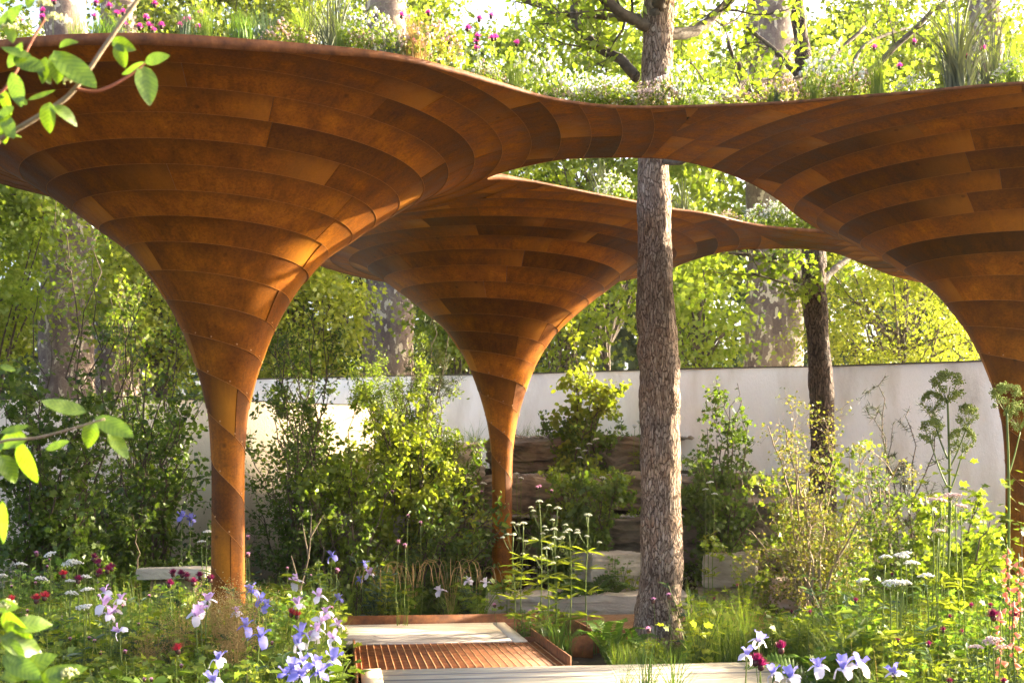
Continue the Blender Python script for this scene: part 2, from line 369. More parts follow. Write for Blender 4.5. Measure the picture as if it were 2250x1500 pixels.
# ================================================================== GROUND
def gz(x, y):
    """terrain height: level in the garden, rising behind the stones"""
    x = np.asarray(x, float); y = np.asarray(y, float)
    t = np.clip((y - 12.9) / 2.3, 0, 1); s = t * t * (3 - 2 * t)
    m = np.clip((x + 3.0) / 1.2, 0, 1) * np.clip((4.2 - x) / 1.2, 0, 1)
    return s * (.35 + 1.35 * m) * np.clip((24 - y) / 7., 0, 1)
xs = np.concatenate([np.linspace(-400, -12, 14), np.linspace(-10, 10, 61), np.linspace(12, 400, 14)])
ys = np.concatenate([np.linspace(-60, 1, 8), np.linspace(2, 26, 73), np.linspace(28, 700, 16)])
X, Y = np.meshgrid(xs, ys); Z = gz(X, Y) + np.where((Y > 2) & (Y < 26), .025 * np.sin(X * 5.1 + Y * 2.3) * np.sin(Y * 4.3 - X), 0) - .03
nx, ny = len(xs), len(ys)
i = (np.arange(ny - 1)[:, None] * nx + np.arange(nx - 1)[None]).ravel()
gF = np.vstack([np.stack([i, i + 1, i + nx + 1], 1), np.stack([i, i + nx + 1, i + nx], 1)])
struct(obj('ground', make_mesh('ground', np.stack([X.ravel(), Y.ravel(), Z.ravel()], 1), gF, M_SOIL, True)))

# ================================================================== CANOPY
H = 4.0
PROF = [(.128, -.05), (.122, .5), (.118, 1.0), (.118, 1.4), (.125, 1.7), (.156, 2.0), (.242, 2.33), (.415, 2.74), (.69, 3.12), (.97, 3.34), (1.28, 3.56), (1.73, 3.82), (2.1, 3.945), (2.6, 4.0), (3.2, 4.0), (4.5, 4.0), (6.5, 4.0)]
CENT = [(np.array([-2.16, 9.0]), 1.0), (np.array([-.11, 13.0]), .88), (np.array([4.31, 10.0]), 1.05)]
def profile(scale):
    p = np.array(PROF); p[:, 0] *= np.where(p[:, 0] < 2.0, scale, 1.0)
    q = spline(p, 900); q[:, 1] = np.minimum(np.maximum.accumulate(q[:, 1]), H)
    s = np.concatenate([[0], np.cumsum(np.hypot(np.diff(q[:, 0]), np.diff(q[:, 1])))])
    return q[:, 0], q[:, 1], s
PR = [profile(sc) for _, sc in CENT]
def drop(k, d):
    r, z, s = PR[k]; m = z > 1.5
    return H - np.interp(d, r[m], z[m])
OUT = np.array([(-2.98, 6.95), (-2.17, 6.85), (-1.41, 6.97), (-.756, 7.15), (-.357, 7.42), (-.074, 7.67), (.229, 7.935), (.545, 8.09), (.86, 8.14), (1.17, 8.13), (1.78, 8.06),
    (2.21, 7.95), (2.64, 7.84), (3.31, 7.66), (4.1, 7.62), (4.8, 8.1), (5.3, 9.1), (5.4, 10.3), (5.25, 11.6), (5.3, 13.0), (5.75, 14.4), (5.55, 15.1), (4.8, 14.6), (4.09, 13.73), (3.6, 13.1), (3.2, 12.86), (2.84, 12.83),
    (2.36, 12.93), (2.0, 13.25), (1.7, 13.9), (1.0, 14.8), (-.1, 15.2), (-1.4, 14.8), (-2.2, 13.6), (-2.6, 12.2), (-3.2, 11.3), (-4.0, 10.7), (-4.5, 9.6), (-4.35, 8.2), (-3.75, 7.3)])
HOLE = np.array([(-.2, 9.72), (.27, 9.43), (.63, 9.34), (.99, 9.34), (1.28, 9.4), (1.55, 9.58), (2.0, 10.0), (2.5, 10.55), (3.05, 11.1), (3.5, 11.45), (3.68, 11.65), (3.45, 11.82), (3.11, 11.95),
    (2.62, 11.83), (2.3, 11.63), (1.88, 11.27), (1.51, 11.07), (1.14, 10.8), (.7, 10.48), (.29, 10.17), (0, 9.95)])
def closed(pts, n):
    m = len(pts); q = np.vstack([pts[-2:], pts, pts[:3]])
    t = np.linspace(0, m, n, endpoint=False); i = t.astype(int); f = (t - i)[:, None]
    p0, p1, p2, p3 = q[i + 1], q[i + 2], q[i + 3], q[i + 4]
    return 0.5 * (2 * p1 + (p2 - p0) * f + (2 * p0 - 5 * p1 + 4 * p2 - p3) * f ** 2 + (3 * p1 - p0 - 3 * p2 + p3) * f ** 3)
OUTC, HOLEC = closed(OUT, 260), closed(HOLE, 160)
def sdist(p, poly):
    """signed distance, positive inside"""
    a = poly; b = np.roll(poly, -1, 0); ab = b - a
    ap = p[:, None] - a[None]
    t = np.clip((ap * ab).sum(-1) / (ab ** 2).sum(-1), 0, 1)
    d = np.linalg.norm(ap - t[..., None] * ab, axis=-1).min(1)
    c = ((a[None, :, 1] > p[:, None, 1]) != (b[None, :, 1] > p[:, None, 1]))
    xi = (b[:, 0] - a[:, 0])[None] * (p[:, None, 1] - a[None, :, 1]) / ((b[:, 1] - a[:, 1])[None] + 1e-12) + a[None, :, 0]
    ins = (c & (p[:, None, 0] < xi)).sum(1) % 2 == 1
    return np.where(ins, d, -d)
def inside(p):
    return np.minimum(sdist(p, OUTC), -sdist(p, HOLEC))
def clip(V, F, U, f):
    """keep f>=0 by cutting triangles"""
    V = list(map(tuple, V)); U = list(map(tuple, U)); f = list(f); cache = {}; out = []
    def cut(a, b):
        k = (min(a, b), max(a, b))
        if k not in cache:
            t = f[a] / (f[a] - f[b]); va, vb, ua, ub = V[a], V[b], U[a], U[b]
            V.append(tuple(va[q] + t * (vb[q] - va[q]) for q in range(3))); U.append(tuple(ua[q] + t * (ub[q] - ua[q]) for q in range(2))); f.append(0.0)
            cache[k] = len(V) - 1
        return cache[k]
    for tri in F:
        poly = []
        for q in range(3):
            a, b = int(tri[q]), int(tri[(q + 1) % 3])
            if f[a] >= 0: poly.append(a)
            if (f[a] >= 0) != (f[b] >= 0): poly.append(cut(a, b))
        for q in range(1, len(poly) - 1): out.append((poly[0], poly[q], poly[q + 1]))
    if not out: return None
    out = np.array(out); used = np.unique(out); mp = np.zeros(len(V), int); mp[used] = np.arange(len(used))
    return np.array(V)[used], mp[out], np.array(U)[used]

def islands(V, F, U):
    lab = np.arange(len(V))
    while True:
        m = lab[F].min(1); new = lab.copy(); np.minimum.at(new, F.ravel(), np.repeat(m, 3))
        if (new == lab).all(): break
        lab = new
    out = []
    for k in np.unique(lab[F[:, 0]]):
        f = F[lab[F[:, 0]] == k]; u = np.unique(f); mp = np.zeros(len(V), int); mp[u] = np.arange(len(u))
        e1 = V[f[:, 1]] - V[f[:, 0]]; e2 = V[f[:, 2]] - V[f[:, 0]]
        if np.linalg.norm(np.cross(e1, e2), axis=1).sum() * .5 > .0015: out.append((V[u], mp[f], U[u]))
    return out
canopy = thing('steel_canopy', (0, 0, 0), 'rust-brown weathering steel canopy of flared funnel columns carrying a roof planting', 'canopy')
wfun_s = lambda k: None
RIVETS = Geo()
SPH = None
n_plates = 0
for k, (c, sc) in enumerate(CENT):
    r, z, s = PR[k]
    dens = 1 / np.interp(z + np.clip(r - 2.0, 0, 9), [0, 1.9, 2.4, 3.0, 3.6, 6], [.40, .38, .28, .235, .215, .24])
    phi = np.concatenate([[0], np.cumsum(.5 * (dens[1:] + dens[:-1]) * np.diff(s))])
    tr = np.gradient(r, s); tz = np.gradient(z, s)
    phimax = phi[np.searchsorted(r, 5.6)]
    off0 = [.35, .8, .1][k]
    for j in (0, 1):
        tau = -math.pi * (j + 1.2 + off0)
        row = 0
        while True:
            pc = tau / math.pi + j + off0 + .5
            if pc > phimax: break
            rc = float(np.interp(pc, phi, r))
            L = (1.6 if rc > .5 else 1.1) * rng.uniform(.7, 1.25)
            dt = float(np.clip(L / max(rc, .1), .12, 4.6))
            t0, t1 = tau, tau + dt; tau = t1
            nu = int(np.clip(dt * max(rc, .12) / .055, 8, 60)); nv = 6
            gap_u = .0016 / max(rc, .1)
            uu, vv = np.meshgrid(np.linspace(0, 1, nu + 1), np.linspace(0, 1, nv + 1))
            T = t0 + gap_u + uu * (dt - 2 * gap_u)
            ph = T / math.pi + j + off0 + (.004 + vv * .992)
            pb = ph < .02
            ph = np.clip(ph, 0.0, phi[-1])
            rr = np.interp(ph, phi, r); zz = np.interp(ph, phi, z)
            nr = np.interp(ph, phi, tz); nz_ = -np.interp(ph, phi, tr)
            th = -T
            lap = (.004 * (1 - vv) + .001 * uu) * np.clip(rr / .5, .45, 1) + .001
            x = c[0] + (rr + nr * lap) * np.cos(th); y = c[1] + (rr + nr * lap) * np.sin(th)
            q2 = np.stack([x.ravel(), y.ravel()], 1)
            zz = (zz + nz_ * lap).ravel()
            fv = inside(q2)
            dk = np.linalg.norm(q2 - c, axis=1)
            for k2, (c2, _) in enumerate(CENT):
                if k2 == k: continue
                d2 = np.linalg.norm(q2 - c2, axis=1)
                zz = zz - drop(k2, d2) * (d2 > 1.0)
                fv = np.minimum(fv, d2 - dk)
            if pb.all() or (fv < 0).all() or fv.max() < .02: continue
            V = np.stack([q2[:, 0], q2[:, 1], zz], 1); UV = np.stack([uu.ravel(), vv.ravel()], 1)
            a = (np.arange(nv)[:, None] * (nu + 1) + np.arange(nu)[None]).ravel()
            F = np.vstack([np.stack([a, a + nu + 1, a + nu + 2], 1), np.stack([a, a + nu + 2, a + 1], 1)])
            F = F[:, ::-1]
            if (fv < 0).any():
                cl = clip(V, F, UV, fv)
                if cl is None: continue
                V, F, UV = cl
            # orientation: outer face looks down and out
            e1 = V[F[:, 1]] - V[F[:, 0]]; e2 = V[F[:, 2]] - V[F[:, 0]]; nn = np.cross(e1, e2).sum(0)
            m0 = V.mean(0); outw = np.array([m0[0] - c[0], m0[1] - c[1], 0]); outw = outw / (np.linalg.norm(outw) + 1e-6) * .3 + np.array([0, 0, -1.0])
            if dt < 3 and nn @ outw < 0: F = F[:, ::-1]
            for V3, F3, U3 in islands(V, F, UV):
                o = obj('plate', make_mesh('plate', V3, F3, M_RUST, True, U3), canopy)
                md = o.modifiers.new('thickness', 'SOLIDIFY'); md.thickness = .005; md.offset = -1
                o.modifiers.new('crisp_edge', 'EDGE_SPLIT').split_angle = R(38)
                n_plates += 1
            # rivets on the lower shaft
            if m0[2] < 2.6:
                g = rng.uniform(0, .2)
                for u_ in np.arange(.05, 1, .13 * .95 / max(dt * rc, .2)):
                    i_u = int(u_ * nu)
                    if i_u < uu.shape[1] and not pb[0, i_u]:
                        rp = float(np.interp(ph[0, i_u] + .06, phi, r)) + .010; zp = float(np.interp(ph[0, i_u] + .06, phi, z))
                        t_ = th[0, i_u]; ctr = np.array([c[0] + rp * math.cos(t_), c[1] + rp * math.sin(t_), zp])
                        od = np.array([math.cos(t_), math.sin(t_), 0]); sd = np.array([-od[1], od[0], 0]); up = np.array([0, 0, 1.0])
                        ring = [ctr + .007 * (math.cos(b) * sd + math.sin(b) * up) for b in np.arange(6) * math.pi / 3]
                        RIVETS.add(np.vstack([ring, [ctr + od * .006]]), [(q, (q + 1) % 6, 6) for q in range(6)])
print('plates', n_plates)
build('rivets', RIVETS, M_GBAR, canopy, True, 'stuff')
def rim(poly, name):
    n = len(poly); t = np.roll(poly, -1, 0) - np.roll(poly, 1, 0); nrm = unit(np.stack([t[:, 1], -t[:, 0]], 1))
    if inside(poly + nrm * .05).mean() > 0: nrm = -nrm
    zc = np.full(n, H)
    for k2, (c2, _) in enumerate(CENT): zc -= drop(k2, np.linalg.norm(poly - c2, axis=1))
    ring = []
    for off, dz in ((.002, -.008), (.002, .014), (-.006, .014), (-.006, -.008)):
        ring.append(np.column_stack([poly + nrm * off, np.where(dz > 0, H + dz, zc + dz)]))
    V = np.vstack(ring); F = []
    for a in range(4):
        b = (a + 1) % 4
        for q in range(n):
            q2 = (q + 1) % n
            F += [(a * n + q, a * n + q2, b * n + q2), (a * n + q, b * n + q2, b * n + q)]
    return build(name, (V, np.array(F)), M_RIM, canopy)
rim(OUTC, 'rim'); rim(HOLEC, 'rim')
# soil tray on the roof
bm = bmesh.new()
def loop(poly, zz):
    vs = [bm.verts.new((p[0], p[1], zz)) for p in poly]
    return [bm.edges.new((vs[q], vs[(q + 1) % len(vs)])) for q in range(len(vs))]
def inset(poly, d):
    t = np.roll(poly, -1, 0) - np.roll(poly, 1, 0); nrm = unit(np.stack([t[:, 1], -t[:, 0]], 1))
    if inside(poly + nrm * .05).mean() < 0: nrm = -nrm
    return poly + nrm * d
ed = loop(inset(OUTC, .03)[::2], H + .004) + loop(inset(HOLEC, .03)[::2], H + .004)
bmesh.ops.triangle_fill(bm, edges=ed, use_beauty=True)
me = bpy.data.meshes.new('soil_bed'); bm.to_mesh(me); bm.free(); me.materials.append(M_SOIL)
obj('soil_bed', me, canopy)

# ================================================================== WALLS, STONE, DECK
def wall(name, pts, top, mat, label, thick=.22):
    """pts: plan polyline; top heights per point"""
    pts = np.array(pts, float); n = len(pts); t = unit(np.gradient(pts, axis=0)); nr = np.stack([-t[:, 1], t[:, 0]], 1)
    top = np.array(top, float)
    root = thing(name, (pts[0][0], pts[0][1], 0), label, 'wall')
    off = np.array([pts[0][0], pts[0][1], 0])
    def prism(a, b, z0, z1):
        A = pts + nr * a; B = pts + nr * b
        V = np.vstack([np.column_stack([A, z0]), np.column_stack([B, z0]), np.column_stack([B, z1]), np.column_stack([A, z1])]) - off
        F = []
        for q in range(n - 1):
            for i0 in range(4):
                i1 = (i0 + 1) % 4; F += [(i0 * n + q, i0 * n + q + 1, i1 * n + q + 1), (i0 * n + q, i1 * n + q + 1, i1 * n + q)]
        F += [(0, n, 2 * n), (0, 2 * n, 3 * n), (n - 1, 3 * n - 1, 2 * n - 1), (n - 1, 4 * n - 1, 3 * n - 1)]
        return V, np.array(F)
    build('rendered_face', prism(0, thick, np.full(n, -.3), top), mat, root)
    build('coping', prism(-.006, thick + .006, top, top + .016), M_COPE, root)
    return root
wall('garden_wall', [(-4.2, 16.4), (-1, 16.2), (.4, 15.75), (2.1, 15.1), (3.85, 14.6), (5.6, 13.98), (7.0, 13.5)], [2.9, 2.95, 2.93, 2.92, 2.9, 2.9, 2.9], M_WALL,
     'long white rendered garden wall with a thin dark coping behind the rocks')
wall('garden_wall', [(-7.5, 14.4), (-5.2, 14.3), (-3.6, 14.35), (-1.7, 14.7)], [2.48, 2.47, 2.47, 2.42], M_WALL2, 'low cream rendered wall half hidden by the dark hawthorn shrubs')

def stone_mesh(sx, sy, sz, seed, cuts=13, rough=.06, sharp=9):
    bm = bmesh.new(); bmesh.ops.create_cube(bm, size=1)
    bmesh.ops.subdivide_edges(bm, edges=bm.edges, cuts=cuts, use_grid_fill=True)
    for v in bm.verts:
        p = v.co.copy()
        m = max(abs(p.x), abs(p.y), abs(p.z)); L = (abs(p.x) ** sharp + abs(p.y) ** sharp + abs(p.z) ** sharp) ** (1 / sharp)
        p *= .5 / max(L, .01) * (m / .5)
        q = Vector((p.x * sx, p.y * sy, p.z * sz)); nz = noise.noise_vector(q * 3.1 + Vector((seed, 0, seed))) * rough + noise.noise_vector(q * 9 + Vector((seed * 2, 3, 0))) * rough * .35
        nz += noise.noise_vector(q * 26 + Vector((seed, seed, 0))) * rough * .22
        st = noise.noise(Vector((q.x * .6, q.y * .6, q.z * 24 + seed))); nz.x += rough * .55 * st * (1 if p.x > 0 else -1); nz.y += rough * .55 * st * (1 if p.y > 0 else -1)
        v.co = q + nz
    me = bpy.data.meshes.new('stone'); bm.to_mesh(me); bm.free()
    return me
def stone(name, x, y, z, sx, sy, sz, mat, label, cat='stone', rz=0., group=None, rough=.06, seed=None):
    me = stone_mesh(sx, sy, sz, seed if seed else rng.uniform(0, 50), rough=rough, sharp=9 if name == 'rock_slab' else 34); me.materials.append(mat)
    return tag(obj(name, me, None, (x, y, z), (0, 0, rz)), label, cat, group)
# rock terraces
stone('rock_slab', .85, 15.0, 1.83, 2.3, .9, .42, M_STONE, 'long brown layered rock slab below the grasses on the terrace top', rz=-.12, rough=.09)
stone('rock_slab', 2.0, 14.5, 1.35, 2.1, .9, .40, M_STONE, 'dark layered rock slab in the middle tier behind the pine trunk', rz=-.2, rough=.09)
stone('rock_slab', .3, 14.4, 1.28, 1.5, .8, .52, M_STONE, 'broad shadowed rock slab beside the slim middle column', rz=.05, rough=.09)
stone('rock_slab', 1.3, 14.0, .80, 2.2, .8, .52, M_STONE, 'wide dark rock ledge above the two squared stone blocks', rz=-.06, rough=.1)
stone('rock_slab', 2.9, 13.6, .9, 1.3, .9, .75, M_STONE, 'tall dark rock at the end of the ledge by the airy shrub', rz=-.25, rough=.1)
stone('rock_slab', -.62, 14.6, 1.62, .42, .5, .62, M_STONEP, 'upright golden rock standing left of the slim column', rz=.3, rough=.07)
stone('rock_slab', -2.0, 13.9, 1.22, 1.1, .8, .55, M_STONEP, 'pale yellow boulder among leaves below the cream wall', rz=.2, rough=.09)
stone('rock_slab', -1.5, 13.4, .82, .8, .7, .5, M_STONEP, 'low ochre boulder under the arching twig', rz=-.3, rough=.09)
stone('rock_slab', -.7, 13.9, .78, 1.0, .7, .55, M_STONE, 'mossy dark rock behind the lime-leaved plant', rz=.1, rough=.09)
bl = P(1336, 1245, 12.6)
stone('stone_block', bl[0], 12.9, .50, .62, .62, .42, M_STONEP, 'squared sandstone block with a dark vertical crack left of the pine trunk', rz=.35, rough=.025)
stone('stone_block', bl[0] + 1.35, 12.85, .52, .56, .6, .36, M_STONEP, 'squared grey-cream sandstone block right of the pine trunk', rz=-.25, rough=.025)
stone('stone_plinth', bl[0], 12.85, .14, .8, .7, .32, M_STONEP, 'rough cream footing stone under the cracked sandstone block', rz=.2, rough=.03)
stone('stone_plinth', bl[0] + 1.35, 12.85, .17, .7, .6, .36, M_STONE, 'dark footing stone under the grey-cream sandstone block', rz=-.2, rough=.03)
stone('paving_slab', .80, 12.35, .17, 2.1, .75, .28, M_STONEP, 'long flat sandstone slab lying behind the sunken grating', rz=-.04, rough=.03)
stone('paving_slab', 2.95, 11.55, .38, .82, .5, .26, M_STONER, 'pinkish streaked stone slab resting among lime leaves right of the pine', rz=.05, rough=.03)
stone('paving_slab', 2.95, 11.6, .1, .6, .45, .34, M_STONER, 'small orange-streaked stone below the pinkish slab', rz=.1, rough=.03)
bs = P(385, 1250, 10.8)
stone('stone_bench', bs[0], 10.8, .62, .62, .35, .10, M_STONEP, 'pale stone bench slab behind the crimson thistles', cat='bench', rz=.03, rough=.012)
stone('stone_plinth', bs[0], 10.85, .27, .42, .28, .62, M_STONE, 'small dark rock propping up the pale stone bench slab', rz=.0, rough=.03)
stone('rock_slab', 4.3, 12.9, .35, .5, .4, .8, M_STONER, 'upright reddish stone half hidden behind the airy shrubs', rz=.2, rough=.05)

# gravel on the terrace
n = 2600
gx = rng.uniform(-.2, 3.2, n); gy = rng.uniform(13.2, 15.2, n)
gg = Geo(); OCT = (np.array([(1, 0, 0), (-1, 0, 0), (0, 1, 0), (0, -1, 0), (0, 0, .7), (0, 0, -.7)]) * .5, np.array([(0, 2, 4), (2, 1, 4), (1, 3, 4), (3, 0, 4), (2, 0, 5), (1, 2, 5), (3, 1, 5), (0, 3, 5)]))
gzv = np.where(gy > 14.75, 2.04, np.where(gy > 14.3, 1.56, np.where(gy > 13.7, 1.07, gz(gx, gy) + .02)))
gzv = np.where((gx > 2.3) & (gy > 13.7), np.minimum(gzv, 1.55), gzv)
gg.add(*scatter(OCT, np.stack([gx, gy, gzv], 1), rand_dirs(n, 0, .3), np.tile([0, 0, 1.], (n, 1)), rng.uniform(.03, .085, n)))
o = build('gravel', gg, M_GRAVEL, kind='stuff'); tag(o, 'pale gravel scattered along the rock terraces', 'gravel')

# boardwalk, all laid out in its own frame
al = math.atan(.144)
U2 = np.array([math.cos(al), math.sin(al)]); V2 = np.array([-math.sin(al), math.cos(al)])
ORG = np.array([-1.08, 8.28])
DZ = .12
def plank_thing(name, label, cat): return thing(name, (ORG[0], ORG[1], 0), label, cat, rz=al)
def planks(root, u0, u1, v0, v1, w, mat, alt=None, gap=.006, z=DZ):
    v = v0; k = 0
    while v < v1 - .5 * w:
        g = boxg(u0 + rng.uniform(-.003, .003), u1, v + gap / 2, min(v + w, v1) - gap / 2, z - .03, z + rng.uniform(-.0015, .0015))
        m = mat if not alt else (alt if rng.uniform() < .3 else mat)
        build('board', g, m, root); v += w; k += 1
deck1 = plank_thing('boardwalk', 'pale timber boardwalk running out past the rusty grating to the right', 'boardwalk')
build('end_board', boxg(0.02, .16, -1.6, -.005, DZ - .03, DZ + .002), M_WOOD, deck1)
planks(deck1, .165, 3.2, -1.6, -.005, .058, M_WOOD, M_WOODG, .010)
build('frame', boxg(.03, 3.15, -1.58, -.03, -.05, DZ - .035), M_SOIL, deck1)
deck2 = plank_thing('boardwalk', 'small timber deck of pale and grey boards beyond the grating', 'boardwalk')
planks(deck2, -.85, 1.30, 1.36, 2.02, .047, M_WOODG, None, .008)
planks(deck2, -.85, 1.30, 2.02, 2.78, .095, M_WOOD, None, .004)
build('end_board', boxg(1.304, 1.42, 1.36, 2.78, DZ - .03, DZ + .003), M_WOOD, deck2)
build('frame', boxg(-.83, 1.40, 1.38, 2.76, -.05, DZ - .035), M_SOIL, deck2)

def grating(name, label, u0, u1, v0, v1, z, nb, left=True, right=True, across=False):
    g = plank_thing(name, label, 'grating')
    build('tray', boxg(u0, u1, v0, v1, z - .06, z - .008), M_GRATE, g)
    if not across:
        for q in range(nb):
            u = u0 + (q + .5) * (u1 - u0) / nb
            build('bar', boxg(u - .0026, u + .0026, v0, v1, z - .02, z), M_GBAR, g)
        gg = Geo()
        for v in np.arange(v0 + .02, v1, .022): gg.add(*boxg(u0, u1, v - .003, v + .003, z - .02, z - .004))
    else:
        for q in range(nb):
            v = v0 + (q + .5) * (v1 - v0) / nb
            build('bar', boxg(u0, u1, v - .004, v + .004, z - .02, z), M_GBAR, g)
        gg = Geo()
        for u in np.arange(u0 + .02, u1, .03): gg.add(*boxg(u - .003, u + .003, v0, v1, z - .02, z - .004))
    build('cross_rods', gg, M_GRATE, g, kind='stuff')
    if left: build('edge_plate', boxg(u0 - .022, u0 - .004, v0 - .6, v1 + .05, -.1, z + .035), M_RIM, g)
    if right: build('edge_plate', boxg(u1 + .004, u1 + .022, v0, v1 + 1.2, -.1, z + .06), M_RIM, g)
    return g
grating('rusty_grating', 'rusty steel grating panel set between the two timber decks', 0.0, 1.5, 0.0, 1.352, DZ, 26)
g2 = grating('rusty_grating', 'sunken rusty grating walkway behind the pine trunk', 2.05, 4.3, 1.75, 3.3, DZ + .01, 22, False, False, True)
build('edge_plate', boxg(1.9, 4.4, 1.70, 1.73, -.1, DZ + .04), M_RIM, g2)
build('edge_plate', boxg(2.02, 2.045, 1.74, 3.35, -.1, DZ + .05), M_RIM, g2)
e = plank_thing('steel_edging', 'long low rusted steel edging strip behind the small deck', 'edging')
build('strip', boxg(-1.2, 1.95, 2.86, 2.878, -.1, DZ + .075), M_RIM, e)
build('ledge', boxg(-1.2, 1.95, 2.80, 2.855, -.1, DZ - .01), M_GRATE, e)
build('strip', boxg(1.42, 2.0, 1.5, 1.515, -.1, DZ + .02), M_RIM, e)

# ================================================================== TREES
def trunk_mesh(pts, rad, sides, mat, disp=.012, vs=16, zs=.3, name='trunk', knots=()):
    V, F = tube(pts, rad, sides, True)
    pts = np.asarray(pts); nr = len(pts)
    c = np.repeat(pts, sides, 0); body = V[:nr * sides]; d = unit(body - c)
    dd = np.empty(len(body))
    for q, p in enumerate(body):
        v = Vector((p[0] * vs, p[1] * vs, p[2] * vs * zs)); v += noise.noise_vector(v * .6) * .5
        a = noise.voronoi(v)[0]
        dd[q] = min(a[1] - a[0], .5) * 2 * disp + disp * 1.6 * noise.noise(Vector(p) * 3.0)
        for (kp, kr, kh) in knots:
            e = np.linalg.norm(p - kp) / kr
            if e < 1: dd[q] += kh * (1 - e * e)
    V[:nr * sides] = body + d * dd[:, None]
    return make_mesh(name, V, F, mat, True)

def limb(g, pts, r0, r1, sides=7, n=None):
    n = n or max(8, len(pts) * 5)
    q = spline(pts, n); q[1:-1] += rng.normal(0, r0 * .12, (n - 2, 3))
    g.add(*tube(q, np.linspace(r0, r1, n), sides)); return q
def twigs(g, path, n, L, r, up=.15, tips=None, sides=4, depth=1, start=.25):
    """side shoots from a limb; returns points where leaves can sit"""
    pts = []
    for _ in range(n):
        i = int(rng.uniform(start, .999) * (len(path) - 1)); p = path[i]; ax = unit((path[min(i + 1, len(path) - 1)] - path[max(i - 1, 0)])[None])[0]
        d = unit((ax * .6 + rand_dirs(1)[0] * .9 + np.array([0, 0, up]))[None])[0]
        l = L * rng.uniform(.5, 1.2); m = 6
        w = np.zeros((m, 3)); w[0] = p
        for q in range(1, m):
            d = unit((d + rng.normal(0, .22, 3) + np.array([0, 0, up * .3]))[None])[0]; w[q] = w[q - 1] + d * l / (m - 1)
        g.add(*tube(w, np.linspace(r, r * .25, m), sides, False)); pts.append(w)
        if depth > 1: pts += twigs(g, w, 4, L * .5, r * .5, up, sides=3, depth=depth - 1)
    return pts
def leaves_on(paths, per, size, T, spread=.05, droop=0.0, wid=1.0, zup=.6):
    P_ = []; D_ = []
    for w in paths:
        k = rng.integers(max(1, int(per * .6)), int(per * 1.4) + 1); t = rng.uniform(.1, 1, k) * (len(w) - 1); i = np.minimum(t.astype(int), len(w) - 2); f = (t - i)[:, None]
        P_.append(w[i] * (1 - f) + w[i + 1] * f + rng.normal(0, spread, (k, 3))); ax = unit(w[i + 1] - w[i]); D_.append(ax * .5 + rand_dirs(k))
    if not P_: return np.zeros((0, 3)), np.zeros((0, 3), int)
    p = np.vstack(P_); d = np.vstack(D_); d[:, 2] -= droop
    nr = rand_dirs(len(p), zup, .7)
    return scatter(T, p, d, nr, size * rng.uniform(.6, 1.25, len(p)), wid)

def crown_cloud(c, rad, clumps, per, size, T, cl_r=.5, droop=.5, flat=.55):
    """clumps of leaves spread through an ellipsoid, with gaps between them"""
    g = Geo()
    d = rand_dirs(clumps); rr = rng.uniform(.25, 1, clumps) ** .5
    cc = np.array(c) + d * rr[:, None] * np.array(rad)
    P_ = np.repeat(cc, per, 0); sc = np.repeat(rng.uniform(.5, 1.3, clumps) * cl_r, per)
    off = rng.normal(0, 1, (len(P_), 3)) * sc[:, None]; off[:, 2] *= flat; P_ = P_ + off
    dd = unit(off * np.array([1, 1, .3]) + rng.normal(0, .5, off.shape)); dd[:, 2] -= droop
    g.add(*scatter(T, P_, dd, rand_dirs(len(P_), .8, .7), size * rng.uniform(.6, 1.2, len(P_))))
    return g, cc

# --- pine standing in the roof opening
bx, by = 1.30, 10.25
base = np.array([bx, by, -.1])
ptz = [(-.02, .0, -.1), (-.035, 0, .25), (0, 0, .7), (-.01, .0, 1.3), (-.02, 0, 2.0), (-.035, 0, 2.6), (-.06, 0, 3.4), (-.07, 0, 4.4), (-.04, 0, 5.2), (.0, 0, 6.5)]
tp = spline(np.array(ptz) + [bx, by, 0], 260)
tr_ = np.interp(tp[:, 2], [-.1, .10, .45, 1.5, 2.6, 4.0, 5.2, 6.5], [.33, .225, .182, .168, .160, .132, .13, .11])
pine = thing('pine_tree', (bx, by, 0), 'scaly grey-brown tree trunk rising through the opening in the steel canopy', 'tree')
kn = [(np.array([bx + .15, by - .1, 2.40]), .16, .022), (np.array([bx - .17, by, 2.9]), .18, .02), (np.array([bx + .12, by - .12, 2.15]), .13, .025), (np.array([bx - .16, by - .05, 2.55]), .15, .02)]
me = trunk_mesh(tp, tr_, 56, M_BARKP, .010, 30, .25, knots=kn)
for v in me.vertices: v.co -= Vector((bx, by, 0))
obj('trunk', me, pine)
def loc(a): return np.array(a) - np.array([bx, by, 0])
lg = Geo(); paths = []
def pl(px, py, D): return P(px, py, D)
for pts, r0, r1 in ([(1425, 60, 10.2), (1340, 10, 10.0), (1290, -60, 9.9)], .055, .03), ([(1400, 170, 10.3), (1360, 130, 10.3), (1290, 85, 10.4), (1262, 20, 10.5), (1290, -60, 10.6)], .05, .03), \
        ([(1460, 75, 10.3), (1520, 70, 10.5), (1580, 25, 10.7), (1640, -40, 10.9)], .06, .03), ([(1440, 40, 10.2), (1452, -10, 10.1), (1460, -80, 10)], .07, .04), \
        ([(1405, 40, 10.3), (1250, 30, 10.8), (1130, -10, 11.2)], .04, .02), ([(1470, 200, 10.3), (1560, 230, 10.8), (1640, 180, 11.5), (1760, 170, 12), (1900, 60, 12.4)], .055, .02), \
        ([(1440, 352, 10.25), (1490, 357, 10.0), (1520, 340, 9.8)], .035, .015):
    q = limb(lg, [loc(pl(*a)) for a in pts], r0, r1); paths.append(q)
tw = []
for q in paths[:6]: tw += twigs(lg, q, 9, .7, .012, .2, depth=2)
build('limbs', lg, M_LIMB, pine, True, 'stuff')
g = Geo(); g.add(*leaves_on(tw, 9, .085, T_LEAF, .05, .3)); build('crown', g, L_MID, pine, kind='stuff')
